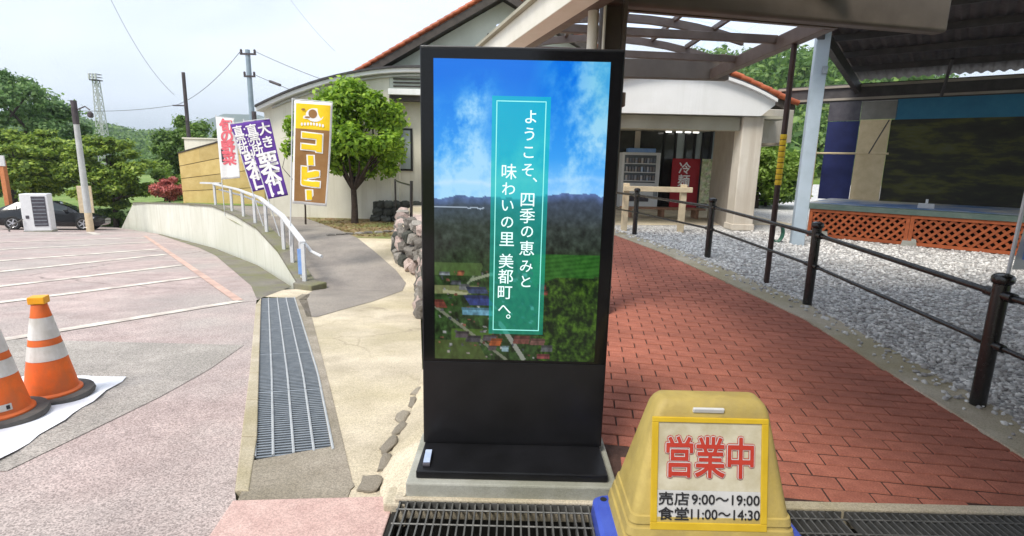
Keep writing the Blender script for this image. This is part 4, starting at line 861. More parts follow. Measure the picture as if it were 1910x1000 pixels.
# painted landscape backdrop
bm_ = bpy.data.materials.new('backdrop'); bm_.use_nodes = True; t_ = bm_.node_tree; N = t_.nodes.new; b_ = t_.nodes['Principled BSDF']; b_.inputs['Roughness'].default_value = .8
tcn = N('ShaderNodeTexCoord'); mpn = N('ShaderNodeMapping'); mpn.inputs['Scale'].default_value = (.7, .7, 2.6); nz_ = N('ShaderNodeTexNoise'); nz_.inputs['Scale'].default_value = 1.7; nz_.inputs['Detail'].default_value = 8; nz_.inputs['Roughness'].default_value = .65
cr_ = N('ShaderNodeValToRGB'); e = cr_.color_ramp.elements; e[0].position = .30; e[0].color = (.022, .02, .017, 1); e[1].position = .75; e[1].color = (.09, .10, .085, 1); q = e.new(.48); q.color = (.038, .036, .024, 1); q = e.new(.58); q.color = (.085, .085, .022, 1)
t_.links.new(tcn.outputs['Object'], mpn.inputs['Vector']); t_.links.new(mpn.outputs[0], nz_.inputs['Vector']); t_.links.new(nz_.outputs['Fac'], cr_.inputs['Fac']); t_.links.new(cr_.outputs[0], b_.inputs['Base Color'])
mb = MB(); sbox(mb, 3.43, bk, 1.69, 5.2, .04, 1.74); mb.build('backdrop', bm_, st)
mb = MB(); sbox(mb, 2.3, bk + .06, 3.16, 7.6, .12, .38); mb.build('back_girder', 'dark_steel', st)
for z in (3.03, 3.30):
    mb = MB(); sbox(mb, 2.3, bk - .02, z, 7.6, .05, .05); mb.build('girder_flange', 'shade_wall', st)
for u in (-.47, -.40):
    mb = MB(); mb.tube([S(u, 1.9, .82), S(u - .02, 1.9, 2.62)], .028, 8); mb.build('frame_post', 'cream_panel', st)
mb = MB(); mb.tube([S(-.5, 2.3, 1.84), S(.9, 2.3, 1.84)], .022, 8); mb.build('frame_rail', 'cream_panel', st)
for i in range(9):
    mb = MB(); mb.tube([S(-.47, 1.9, .95 + i * .2), S(-.40, 1.9, 1.05 + i * .2)], .012, 6); mb.build('frame_lacing', 'cream_panel', st)
mb = MB(); mb.tube([S(.55, 2.25, 1.84), S(.80, 2.5, 2.55)], .012, 6); mb.build('stay', 'dark_steel', st)
# roof: corrugated sheet on steel purlins, white-blue columns
def zroof(w_): return 3.47 + (2.9 - w_) * .092
mb = MB(); nu_ = 260; vs = []
for w_ in (2.95, .5, -2.3):
    for i in range(nu_ + 1):
        u = .0 + 7.8 * i / nu_; vs.append(S(u, w_, zroof(w_) + .022 * math.sin(u * 2 * math.pi / .17)))
mb.add(vs, [(j * (nu_ + 1) + i, j * (nu_ + 1) + i + 1, (j + 1) * (nu_ + 1) + i + 1, (j + 1) * (nu_ + 1) + i) for j in range(2) for i in range(nu_)]); mb.build('roof_sheet', 'corrugated', st, smooth=True, fix=False)
for w_ in (1.6, .5, -.6, -1.7, -2.25):
    mb = MB(); sbox(mb, 3.9, w_, zroof(w_) - .085, 7.7, .06, .11); mb.build('purlin', 'dark_steel', st)
for u in (.125, 3.4, 6.6):
    mb = MB(); mb.beam(S(u, 2.7, zroof(2.7) - .25), S(u, -2.3, zroof(-2.3) - .25), .10, .20); mb.build('rafter', 'dark_steel', st)
mb = MB(); mb.tube([S(1.75, .9, 3.45), S(1.65, 1.6, 2.9)], .03, 8); mb.build('spotlight_bar', 'dark_steel', st)
mb = MB(); p = S(.125, -1.42, .2); mb.box((p.x, p.y, 2.0), (.20, .24, 3.62), rz=RZ + R(20)); cl = mb.build('column', 'stage_blue', st, bevel=.01)
mb = MB(); mb.box((p.x + .02, p.y - .14, 3.06), (.08, .06, .12), rz=RZ + R(20)); mb.build('junction_box', 'steel_dark', cl, bevel=.005)
mb = MB(); p = S(6.4, -1.42, .2); mb.box((p.x, p.y, 2.0), (.20, .24, 3.62), rz=RZ + R(20)); mb.build('column', 'stage_blue', st, bevel=.01)
hb = thing('hose_reel', (4.72, 9.5, .2), 'coil of dark green hose at the foot of the pale blue column', 'hose')
mb = MB()
for i in range(5): mb.tube([Vector((4.70 + .10 * math.cos(a), 9.45 + i * .02, .36 + .16 * math.sin(a))) for a in np.linspace(0, 6.28, 17)], .014, 6)
mb.build('coil', M('hose_green', (.03, .12, .08), rough=.5), hb, smooth=True)
wk = thing('white_block', tuple(S(1.75, .55, .83)), 'small white block with red plant pot on the stage floor', 'block')
mb = MB(); p = S(1.75, .55, .83); mb.box((p.x, p.y, .88), (.24, .16, .09), rz=RZ); mb.build('block', 'sign_white', wk, bevel=.01)
mb = MB(); mb.tube([(p.x, p.y, .925), (p.x, p.y, 1.0)], .02, 8); mb.build('stem', 'white_plastic', wk)

# ------------------------------------------------------------------ retaining wall and its handrail
tops = [(-3.56, 8.75, -.60), (-3.70, 8.99, -.57), (-4.6, 10.4, -.33), (-5.88, 12.25, -.137), (-7.6, 14.6, -.10), (-9.57, 17.05, -.11), (-12.7, 20.7, -.40), (-16.2, 24.5, -.755), (-20.9, 29.5, -1.22)]
rw = thing('retaining_wall', (-9.5, 17, -1.4), 'pale curved retaining wall beside the car park', 'retaining wall')
mb = MB(); rings = []
fine = []
for a, b in zip(tops[:-1], tops[1:]):
    for i in range(4): fine.append(Vector(a).lerp(Vector(b), i / 4))
fine.append(Vector(tops[-1]))
def sidev(i):
    d = fine[min(i + 1, len(fine) - 1)] - fine[max(i - 1, 0)]; d.z = 0; d.normalize(); return Vector((d.y, -d.x, 0)) 
for i, p in enumerate(fine):
    s = sidev(i); zb = z_lot(p.y) - .2; rings.append([Vector((p.x, p.y, zb)), Vector((p.x, p.y, p.z - .03)), p + s * .2 - Vector((0, 0, .03)), Vector((p.x + s.x * .2, p.y + s.y * .2, zb))])
p = Vector((-22.1, 30.0, -2.75)); s = sidev(len(fine) - 1); rings.append([Vector((p.x, p.y, -3.1)), p, p + s * .2, Vector((p.x + s.x * .2, p.y + s.y * .2, -3.1))])
mb.loft(rings); mb.build('wall', 'retain_wall', rw)
mb = MB(); rings = []
for i, p in enumerate(fine):
    s = sidev(i); q = p - s * .03; rings.append([q - Vector((0, 0, .028)), q + Vector((0, 0, .02)), p + s * .26 + Vector((0, 0, .02)), p + s * .26 - Vector((0, 0, .028))])
mb.loft(rings); mb.build('coping', 'gutter', rw)
mb = MB(); mb.box((-3.40, 8.80, -.66), (.44, .34, .16), rz=R(-28)); mb.build('end_block', 'gutter', rw, bevel=.02)
hd = thing('handrail', (-3.6, 9, -.55), 'white steel handrail on top of the curved retaining wall', 'handrail')
idx = [1, 4, 6, 8, 11, 13, 15, 17, 20]
hp = [fine[i] + sidev(i) * .1 for i in idx]
for p in hp:
    mb = MB(); mb.box(p + Vector((0, 0, .33)), (.06, .06, .66)); mb.build('post', 'rail_white', hd, bevel=.004)
path_ = [fine[i] + sidev(i) * .1 + Vector((0, 0, .68)) for i in range(1, 21)]
mb = MB(); rings = []
for i, p in enumerate(path_):
    s = sidev(i + 1); rings.append([p - s * .05 - Vector((0, 0, .02)), p + s * .05 - Vector((0, 0, .02)), p + s * .05 + Vector((0, 0, .02)), p - s * .05 + Vector((0, 0, .02))])
mb.loft(rings); mb.build('top_rail', 'rail_white', hd, bevel=.006)
low = [fine[i] + sidev(i) * .24 + Vector((0, 0, .50)) for i in range(1, 21)]; low[0] += Vector((.25, -.25, -.02))
mb = MB(); mb.tube(low, .025, 8); mb.build('inner_rail', 'rail_white', hd, smooth=True)
mb = MB(); p = hp[-1]; mb.box(p + Vector((-.15, .1, .70)), (.7, .12, .05), rz=R(-10)); mb.build('rail_return', 'rail_white', hd)
mb = MB(); p = hp[1]; mb.box(p + Vector((.0, -.04, .30)), (.10, .02, .44)); mb.build('notice_sleeve', 'banner_blue', hd)

# ------------------------------------------------------------------ advertising banners
def banner(name, label, q, y, mats_fn, pole, n=(12, 24), amp=.03, th=.004):
    """cloth hung between the corner points q (TL, TR, BR, BL as x, z) in the plane y, with soft folds"""
    t = thing(name, (pole[1][0], y, pole[1][1]), label, 'banner', 'advertising banners by the handrail')
    P = lambda u, v: (Vector(q[0]).lerp(Vector(q[1]), u)).lerp(Vector(q[3]).lerp(Vector(q[2]), u), v)
    def at(u, v, off=0): p = P(u, v); return Vector((p.x, y + amp * (math.sin(3 * u + 4 * v + y) * u + .35 * math.sin(9 * u + 2.2 * v + y)) - off, p.y))
    def patch(nm, u0, u1, v0, v1, mat, off=0, par=None):
        mb = MB(); vs = []; nx_, ny_ = n
        for j in range(ny_ + 1):
            for i in range(nx_ + 1): vs.append(at(u0 + (u1 - u0) * i / nx_, v0 + (v1 - v0) * j / ny_, off))
        mb.add(vs, [(j * (nx_ + 1) + i, j * (nx_ + 1) + i + 1, (j + 1) * (nx_ + 1) + i + 1, (j + 1) * (nx_ + 1) + i) for j in range(ny_) for i in range(nx_)])
        o = mb.build(nm, mat, par or t, smooth=True, fix=False)
        if nm == 'cloth': m_ = o.modifiers.new('thick', 'SOLIDIFY'); m_.thickness = th; m_.offset = -1
        return o
    def glyph(ch, u, v, size, mat, off, bold, cloth, sx=1):
        a, b = P(.5, .0), P(.5, 1); rl = math.atan2(b.x - a.x, -(b.y - a.y))
        p = at(u, v, off); o = lettering('lettering', ch, size, p, mat, cloth, bold=bold, sx=sx, roll=rl)
        m_ = o.data; co_ = np.empty(len(m_.vertices) * 3); m_.vertices.foreach_get('co', co_); co_ = co_.reshape(-1, 3); eu, ev = Vector(q[1]) - Vector(q[0]), Vector(q[3]) - Vector(q[0]); det = eu.x * ev.y - eu.y * ev.x
        for i in range(len(co_)):                       # let the letter follow the folds of the cloth
            lx_, lz_ = co_[i, 0], co_[i, 1]; wx, wz = p.x + lx_ * math.cos(rl) - lz_ * math.sin(rl) - q[0][0], p.z + lx_ * math.sin(rl) + lz_ * math.cos(rl) - q[0][1]
            uu, vv_ = (wx * ev.y - wz * ev.x) / det, (eu.x * wz - eu.y * wx) / det; co_[i, 2] += p.y - at(uu, vv_, off).y
        m_.vertices.foreach_set('co', co_.reshape(-1)); return o
    mb = MB(); mb.tube([(pole[0][0], y + .012, pole[0][1]), (pole[1][0], y + .012, pole[1][1])], .013, 8); mb.build('pole', 'rail_white', t, smooth=True)
    mb = MB(); a, b = P(0, 0), P(1, 0); mb.tube([(pole[0][0], y + .01, a.y + .02), (b.x, y + .01, b.y + .012)], .008, 6); mb.build('cross_bar', 'rail_white', t)
    mats_fn(t, patch, glyph, at); return t
def coffee(t, patch, glyph, at):
    c = patch('cloth', 0, 1, 0, 1, 'banner_white'); patch('top_field', .05, .95, .025, .262, 'banner_yellow', .006, c); patch('lower_field', .05, .95, .262, .972, 'banner_brown', .006, c)
    for ch, v, s in (('コ', .385, .36), ('ー', .560, .42), ('ヒ', .722, .36), ('ー', .900, .42)):
        body = '｜' if ch == 'ー' else ch
        if ch == 'ー':
            for m_, of, e in (('banner_white', .012, .028), ('banner_yellow', .018, 0)):
                p = at(.5, v, of); mb = MB(); mb.box((p.x - .01, p.y, p.z), (.095 + 2 * e, .002, .17 + e)); mb.build('lettering', m_, c)
        else:
            glyph(ch, .5, v, s, 'banner_white', .010, .050, c, 1.2); glyph(ch, .5, v, s, 'banner_yellow', .016, .0301, c, 1.2)
    # cup with a dark bean, over a curved name strip
    def oval(u, v, ru, rv, m_, off, nm):
        p = at(u, v, off); mb = MB(); mb.poly([(p.x + ru * math.cos(a), p.y, p.z + rv * math.sin(a)) for a in np.linspace(0, 6.2832, 25)[:-1]]); mb.build(nm, m_, c)
    oval(.55, .125, .155, .115, 'banner_white', .012, 'emblem'); oval(.50, .115, .075, .075, 'banner_brown', .016, 'emblem_bean'); oval(.38, .15, .12, .03, 'banner_white', .014, 'emblem_saucer'); oval(.36, .15, .05, .014, 'banner_brown', .018, 'emblem_bean'); oval(.25, .08, .035, .018, 'banner_brown', .018, 'emblem_leaf')
    for i in range(8): oval(.22 + i * .08, .208 + .012 * abs(i - 3.5) / 3.5, .019, .028, 'banner_white', .012, 'emblem_letter')
banner('coffee_banner', 'yellow and brown vertical coffee banner beside the round tree', [(-3.85, 2.45), (-3.19, 2.42), (-3.37, .62), (-3.99, .66)], 9.7, coffee, ((-3.89, 2.49), (-4.08, -.1)))
def purple(t, patch, glyph, at):
    c = patch('cloth', 0, 1, 0, 1, 'purple')
    for ch, v in zip('大き', (.11, .28)): glyph(ch, .72, v, .26, 'banner_white', .012, .008, c)
    for ch, v in zip('直売所', (.10, .23, .36)):
        p = at(.24, v, .008); glyph(ch, .24, v, .24, 'banner_white', .012, .006, c)
    for ch, v, s in (('栗', .54, .46), ('本', .72, .40), ('口', .89, .34)): glyph(ch, .52, v, s, 'banner_white', .012, .015, c)
pq = [(-5.66, 2.16), (-5.12, 2.24), (-4.80, .68), (-5.25, .58)]
banner('purple_banner', 'purple banner with white lettering, right and nearer of the leaning pair', pq, 11.5, purple, ((-5.66, 2.23), (-5.02, -.35)))
pq = [(-6.40, 2.16), (-5.86, 2.24), (-5.58, .77), (-5.99, .67)]
banner('purple_banner', 'purple banner with white lettering, half hidden behind the other purple one', pq, 12.4, purple, ((-6.40, 2.23), (-5.78, -.25)))
def red(t, patch, glyph, at):
    c = patch('cloth', 0, 1, 0, 1, 'banner_white')
    for ch, v in zip('旬の野菜', (.12, .30, .48, .66)): glyph(ch, .52, v, .38, 'banner_pink', .012, .016, c)
    patch('grey_print', .12, .24, .5, .72, 'dark_panel', .006, c)
banner('red_lettered_banner', 'white banner with pink-red lettering, farthest left of the banners', [(-8.38, 2.52), (-7.87, 2.48), (-7.83, .85), (-8.37, .79)], 15.5, red, ((-8.39, 2.58), (-8.36, -.25)))
t = thing('white_banner', (3.50, 3.7, z_ter(3.7)), 'white and blue banner on a pole at the right edge', 'banner')
mb = MB(); mb.tube([(3.47, 3.7, .1), (3.53, 3.72, 2.5)], .012, 8); mb.build('pole', 'rail_white', t, smooth=True)
mb = MB(); nxx, nyy = 6, 14
mb.add([(3.535 + .5 * i / nxx, 3.72 + .02 * math.sin(i * 1.1 + j * .5), 2.3 - 1.47 * j / nyy) for j in range(nyy + 1) for i in range(nxx + 1)], [(j * (nxx + 1) + i, j * (nxx + 1) + i + 1, (j + 1) * (nxx + 1) + i + 1, (j + 1) * (nxx + 1) + i) for j in range(nyy) for i in range(nxx)])
c = mb.build('cloth', 'banner_white', t, smooth=True, fix=False); mb = MB(); mb.box((3.62, 3.69, .98), (.14, .002, .14)); mb.build('print', 'banner_blue', c)

# ------------------------------------------------------------------ stones
def stone_mesh(seed, sub=2):
    b = bmesh.new(); bmesh.ops.create_icosphere(b, subdivisions=sub, radius=1)
    for v in b.verts:
        d = v.co.normalized(); c = Vector([math.copysign(abs(x) ** .62, x) for x in d]); v.co = c * (.84 + .42 * mnoise.noise(d * 1.9 + Vector((seed * 7.3, 0, 0))))
    me = bpy.data.meshes.new('stone'); b.to_mesh(me); b.free(); return me
SM = {}
for m_ in ('stone', 'stone_pink', 'stone_dark', 'stone_edge'):
    SM[m_] = []
    for i in range(5):
        me = stone_mesh(i + len(SM) * 5, 2); me.materials.append(A[m_]); SM[m_].append(me)
        if m_ == 'stone_edge': me.polygons.foreach_set('use_smooth', [True] * len(me.polygons))
def stone(parent, pos, r, m_='stone', rz=None):
    o = link('stone', rnd.choice(SM[m_]), parent); o.location = Vector(pos) - ORG[parent.name]; o.scale = r
    o.rotation_euler = (rnd.gauss(0, .18), rnd.gauss(0, .18), rnd.uniform(0, 6.28) if rz is None else rz + rnd.gauss(0, .15)); return o
sw = thing('stone_wall', (-1.9, 9.8, -.6), 'rough stone retaining wall between the walk and the display', 'stone wall')
for row in range(4):
    y = 6.6 + row * .1
    while y < 12.6:
        ln = rnd.uniform(.13, .22); x = edge_b(y); z = z_walk(y) + .10 + row * .24; zt = z_ter(y) + .10
        if z < zt: stone(sw, (x + .05 + row * .05, y, z), (.16, ln * .95, .14), rnd.choice(['stone', 'stone_pink', 'stone', 'stone_dark']), rz=.5)
        y += ln * 1.55
mb = MB(); vs = []
yy = [6.4, 7.3, 8.4, 9.48, 10.44, 11.86, 12.6]
for y in yy: vs += [(edge_b(y) + .10, y, z_walk(y) - .1), (edge_b(y) + .22, y, z_ter(y) + .02), (edge_b(y) + 1.0, y, z_ter(y) + .02)]
mb.add(vs, [(3 * i + k_, 3 * i + k_ + 1, 3 * i + k_ + 4, 3 * i + k_ + 3) for i in range(len(yy) - 1) for k_ in (0, 1)]); mb.build('wall_core', 'stone_pink', sw, fix=False)
pl = thing('stone_planter', (-3.5, 15.5, -.3), 'low dark stone bed wall by the building bay', 'stone wall')
for row in range(3):
    x = -3.98 + row * .08
    while x < -2.5:
        ln = rnd.uniform(.13, .2); stone(pl, (x, 15.45 + row * .03, -.22 + row * .21), (ln * .95, .15, .125), 'stone_dark', rz=0); x += ln * 1.6
mb = MB(); mb.box((-3.2, 15.62, -.05), (1.7, .25, .62)); mb.build('core', 'stone_dark', pl)
NTH = ['first', 'second', 'third', 'fourth', 'fifth', 'sixth', 'seventh', 'eighth', 'ninth']
for i, (x, y, r_, q) in enumerate(((-.645, 2.36, .085, .5), (-.66, 2.60, .05, 1.3), (-.655, 2.80, .075, .75), (-.67, 3.04, .05, 1.2), (-.68, 3.24, .07, .7), (-.665, 3.50, .045, 1.2), (-.665, 3.74, .06, .8))):
    o = bpy.data.objects.new('edging_rock', SM['stone_edge'][i % 5]); C.objects.link(o); o.location = (x + rnd.uniform(-.025, .025), y, z_walk(y) + rnd.uniform(.004, .016)); o.scale = (r_ * rnd.uniform(.5, .85), r_ * 1.25 * q + .02, .026); o.rotation_euler = (.08, 0, rnd.uniform(-.5, .2)); ORG[o.name] = Vector()
    setp(o, label=f'weathered rock set in the concrete edge left of the display, {NTH[i]} from the drain', category='rock', group='rocks along the concrete edge')
for i in range(9):
    x = -4.3 + i * .19 + rnd.uniform(-.05, .05); y = 12.55 + i * .13; o = bpy.data.objects.new('edging_rock', SM['stone'][i % 5]); C.objects.link(o); o.location = (x, y, z_walk(y) + .01); o.scale = (.13, .07, .05); o.rotation_euler = (0, 0, .4); ORG[o.name] = Vector()
    setp(o, label=f'flat stone edging the planting bed under the round tree, {NTH[i]} from the ramp', category='rock', group='stones edging the planting bed')
n = 1500; px_l = np.column_stack([nr.uniform(-6.0, -2.9, n), nr.uniform(12.6, 15.8, n), np.zeros(n)]); px_l = px_l[px_l[:, 0] > -4.2 - (px_l[:, 1] - 13.2) * .75]
px_l[:, 2] = [z_walk(y) + .012 for y in px_l[:, 1]]; n = len(px_l); t_a = nr.uniform(0, 6.28, n); U_ = np.column_stack([np.cos(t_a), np.sin(t_a), nr.normal(0, .25, n)]) * .035; V_ = np.column_stack([-np.sin(t_a), np.cos(t_a), nr.normal(0, .25, n)]) * .045
A['litter'] = leafmat('litter', (.12, .07, .03), (.30, .19, .08), (.30, .34, .10)); o = quads('leaf_litter', px_l, U_, V_, 'litter'); setp(o, kind='stuff', label='fallen brown and green leaves in the planting bed under the round tree')
rl = thing('black_handrail', (-2.3, 12, .1), 'black handrail post beside the stone wall near the building bay', 'handrail')
mb = MB(); mb.tube([(-2.29, 12, -.1), (-2.27, 12, 1.02)], .035, 10); mb.build('post', 'black_metal', rl, smooth=True)
mb = MB(); mb.tube([(-2.28, 12, .92), (-2.75, 13.2, .92), (-3.2, 14.6, .92)], .02, 8); mb.build('rail', 'black_metal', rl, smooth=True)
mb = MB(); mb.tube([(-3.2, 14.6, -.2), (-3.2, 14.6, .95)], .025, 10); mb.build('post', 'black_metal', rl, smooth=True)

# ------------------------------------------------------------------ trees and shrubs
def limb(mb, a, b, r0, r1, bend=.12):
    a, b = Vector(a), Vector(b); m = (a + b) / 2 + Vector((rnd.gauss(0, bend), rnd.gauss(0, bend), rnd.gauss(0, bend * .4))) * (b - a).length
    mb.tube([a, a.lerp(m, .6), m, m.lerp(b, .5), b], [r0, (r0 * .8 + r1 * .2), (r0 + r1) / 2, (r0 * .3 + r1 * .7), r1], 8)
def tree(name, label, base, trunk_h, cc, rad, leaf, per, size, r0=.10, nclump=40, cl=.34, layered=False, group=None, cat='tree'):
    """trunk with limbs reaching into an uneven crown of leaf clumps around cc"""
    t = thing(name, base, label, cat, group); base = Vector(base); cc = Vector(cc); clumps = []
    for i in range(nclump):
        while True:
            d = Vector((rnd.uniform(-1, 1), rnd.uniform(-1, 1), rnd.uniform(-1, 1)))
            if .25 < d.length < 1: break
        d = d * (d.length ** -.35); s = cl * rnd.uniform(.6, 1.25)
        c = cc + Vector((d.x * rad[0], d.y * rad[1], d.z * rad[2])); clumps.append((tuple(c), (rad[0] * s, rad[1] * s, (rad[2] * s) * (.55 if layered else .85))))
    mb = MB(); fork = base + Vector((rnd.gauss(0, .03), rnd.gauss(0, .03), trunk_h)); mb.tube([base - Vector((0, 0, .1)), base.lerp(fork, .5) + Vector((rnd.gauss(0, .02), 0, 0)), fork], [r0 * 1.25, r0, r0 * .9], 10)
    for i, (c, r_) in enumerate(clumps[::max(1, nclump // 14)]): limb(mb, fork - Vector((0, 0, .05)), Vector(c), r0 * .6, r0 * .10)
    mb.build('trunk', 'bark', t, smooth=True)
    P_, U_, V_ = leaf_cloud(clumps, per, size, flat=.9 if layered else .5); quads('crown', P_, U_, V_, leaf, t); return t
tree('garden_tree', 'round-crowned bright green garden tree in front of the cream wall', (-4.42, 14.9, -.3), .95, (-4.2, 14.9, 2.12), (1.15, .95, 1.25), 'leaf_garden', 330, .072, .085, 60, .29)
tree('slim_tree', 'loose green shrub showing left of the coffee banner', (-5.6, 14.4, -.3), .9, (-5.55, 14.4, 1.75), (.62, .5, .95), 'leaf_garden', 170, .07, .022, 18, .30)
tree('tall_tree', 'tall pale green tree rising at the far left', (-33.6, 36, -3), 3.2, (-34.0, 36, 2.6), (5.0, 4.0, 3.7), 'leaf_light', 330, .15, .25, 80, .21)
tree('maple_tree', 'broad layered maple behind the black car', (-27.6, 31, -2.9), 2.0, (-27.9, 31, .75), (3.1, 2.6, 1.9), 'leaf_maple', 300, .12, .16, 90, .22, layered=True)
tree('maple_tree', 'wide dark maple right of the grey lamp pole', (-23.1, 31, -2.9), 1.6, (-23.2, 31, .35), (2.15, 2.0, 2.0), 'leaf_maple', 300, .115, .13, 80, .22, layered=True)
tree('roadside_tree', 'green tree behind the yellow board fence', (-21.9, 37, -2.6), 2.4, (-21.6, 37, 1.5), (2.3, 2.0, 2.3), 'leaf_bush', 330, .12, .14, 56, .25)
tree('roadside_tree', 'lime green young tree between the maple and the fence', (-21.8, 34, -2.8), 1.0, (-21.5, 34, -.3), (1.0, 1.0, 1.2), 'leaf_lime', 300, .10, .08, 18, .34)
tree('azalea_bush', 'red and pink azalea bush at the end of the board fence', (-19.2, 30, -1.4), .4, (-19.2, 30, -.35), (.85, .7, .58), 'leaf_azalea', 260, .07, .05, 28, .33, cat='bush')
for i, (x, lab) in enumerate(((-25.6, 'left'), (-24.0, 'middle'), (-22.6, 'right'))):
    tree('clipped_bush', f'low rounded green bush under the maples, {lab} of three', (x, 31.6 - i * .2, -2.9), .2, (x, 31.6 - i * .2, -2.35), (.85, .7, .5), 'leaf_bush', 260, .07, .04, 14, .42, group='clipped bushes under the maples', cat='bush')
tree('yard_tree', 'bright green tree beyond the portico column', (7.9, 17.6, .15), .75, (8.0, 17.6, 1.55), (1.3, 1.1, .85), 'leaf_lime', 420, .065, .09, 30, .32)
tree('yard_tree', 'darker green shrub at the foot of the bright yard tree', (8.6, 18.4, .15), .3, (8.5, 18.4, .75), (1.4, 1.0, .5), 'leaf_bush', 380, .065, .05, 22, .34, cat='bush')
# wooded hillside behind the portico: one mass
mb = MB(); vs = []; gx, gy = np.linspace(5, 120, 24), np.linspace(45, 170, 16)
def hillz(x, y): return -.6 + 22 * min(max((y - 48) / 75, 0), 1) ** .8 * min(max((x - 2) / 34, 0), 1) * min(max((1.02 - x / y) / .35, 0), 1) + 3 * mnoise.noise(Vector((x * .03, y * .03, 2)))
mb.add([(x, y, hillz(x, y) if y > 46 else -3.1) for y in gy for x in gx], [(j * 24 + i, j * 24 + i + 1, (j + 1) * 24 + i + 1, (j + 1) * 24 + i) for j in range(15) for i in range(23)]); o = mb.build('wooded_hill', 'lawn', fix=False); o['kind'] = 'structure'
cl_ = []
for i in range(330):
    x, y = rnd.uniform(16, 95), 52 + 80 * rnd.random() ** 1.3; s = rnd.uniform(1.5, 2.9); z = hillz(x, y) + s * 1.0
    if .30 < x / y < .95:
        for k_ in range(4): cl_.append(((x + rnd.gauss(0, s * .5), y + rnd.gauss(0, s * .5), z + rnd.gauss(.3, s * .45)), (s * .75, s * .75, s * .7)))
P_, U_, V_ = leaf_cloud(cl_, 70, .42, flat=.4); o = quads('forest', P_, U_, V_, 'forest'); setp(o, kind='stuff', label='wooded green hillside behind the portico')

# ------------------------------------------------------------------ distant hills on the left
def ridge(name, y0, pts, depth, base, mat, amp, fr):
    xs_ = np.linspace(pts[0][0], pts[-1][0], 90); mb = MB(); vs = []
    for j, f in enumerate((0, .25, .5, .75, 1)):
        for x in xs_:
            h = float(np.interp(x, [p[0] for p in pts], [p[1] for p in pts])); s = math.sin(f * math.pi / 2)
            vs.append((x, y0 - depth * (1 - f), base + (h - base) * s + amp * s * mnoise.fractal(Vector((x * fr, f * 3, y0)), .8, 2, 5)))
    mb.add(vs, [(j * 90 + i, j * 90 + i + 1, (j + 1) * 90 + i + 1, (j + 1) * 90 + i) for j in range(4) for i in range(89)]); o = mb.build(name, mat, fix=False, smooth=True); o['kind'] = 'structure'; return o
ridge('hill', 1600, [(-2600, 60), (-1500, 50), (-1150, 48), (-1000, 62), (-870, 70), (-760, 118), (-560, 60), (300, 40)], 500, -5, 'hill_far', 10, .006)
ridge('hill', 330, [(-600, 30), (-330, 16), (-265, 19), (-225, 12), (-190, 9), (-120, 5), (50, 2)], 200, -4, 'hill_far', 3, .03)
cl_ = []
for i in range(900):
    y = rnd.uniform(110, 330); x = -y * rnd.uniform(.55, 1.05); f = (y - 130) / 200
    h = float(np.interp(x * 330 / y, [-600, -330, -265, -225, -190, -120, 50], [30, 16, 19, 12, 9, 5, 2])); z = -3 + (h + 2) * math.sin(min(max(f, 0), 1) * math.pi / 2)
    s = rnd.uniform(2, 3.6); cl_.append(((x, y, z), (s, s, s * .9)))
P_, U_, V_ = leaf_cloud(cl_, 60, .85, flat=.4); o = quads('forest', P_, U_, V_, 'forest'); setp(o, kind='stuff', label='distant woods on the valley slope at the left')

# ------------------------------------------------------------------ board fence and wall behind the banners
bf = thing('board_fence', (-11.4, 21, -.4), 'yellow-tan board fence behind the banners', 'fence')
def ft(x): return float(np.interp(x, [-12.9, -9.7], [1.50, 2.42]))
for i in range(4):
    x0 = -12.9 + i * .8
    for r_ in range(4):
        x1 = x0 + .8; lo = lambda x: -.42 + (ft(x) + .42) * r_ / 4 + .008; hi = lambda x: -.42 + (ft(x) + .42) * (r_ + 1) / 4 - .014
        mb = MB(); mb.extrude([(x0, 21 - r_ * .012, lo(x0)), (x1, 21 - r_ * .012, lo(x1)), (x1, 21 - r_ * .012, hi(x1)), (x0, 21 - r_ * .012, hi(x0))], (0, .05, 0)); mb.build('board', 'bamboo', bf)
mb = MB(); mb.extrude([(-12.88, 21.06, -.5), (-9.72, 21.06, -.5), (-9.72, 21.06, 2.36), (-12.88, 21.06, 1.44)], (0, .06, 0)); mb.build('backing', 'wood_brown', bf)
mb = MB(); mb.extrude([(-12.92, 20.94, 1.485), (-9.7, 20.94, 2.41), (-9.7, 20.94, 2.46), (-12.92, 20.94, 1.535)], (0, .16, 0)); mb.build('coping', 'dark_board', bf)
mb = MB(); mb.box((-12.95, 23.5, .42), (2.3, .2, 3.4)); mb.box((-12.95, 23.5, 2.14), (2.4, .3, .05)); one('white_wall', mb, 'cream_wall', 'plain white wall showing above the board fence', 'wall', (-13.6, 23.5, -1))

# ------------------------------------------------------------------ charger, car, poles
ch_ = thing('charger_cabinet', (-21.6, 24.3, z_lot(24.3)), 'white charging cabinet with dark louvred panel in the car park', 'charger')
zb = z_lot(24.3); rz = R(22); cm = lambda u, v, z: Vector((-21.6, 24.3, zb)) + Matrix.Rotation(rz, 3, 'Z') @ Vector((u, v, z))
mb = MB(); mb.box(cm(0, 0, .90), (1.0, .6, 1.66), rz=rz); mb.build('cabinet', 'white_plastic', ch_, bevel=.03)
mb = MB(); mb.box(cm(0, 0, .03), (1.04, .64, .1), rz=rz); mb.build('footing', 'plinth', ch_)
mb = MB(); mb.box(cm(.17, -.31, .95), (.50, .02, 1.34), rz=rz); pn = mb.build('louvre_panel', 'dark_panel', ch_)
for i in range(8):
    mb = MB(); mb.box(cm(.17, -.325, .38 + i * .16), (.46, .02, .03), rz=rz); mb.build('louvre_slat', 'steel_dark', pn)
mb = MB(); mb.box(cm(-.30, -.31, .7), (.12, .03, .14), rz=rz); mb.build('socket', 'dark_panel', ch_, bevel=.01)
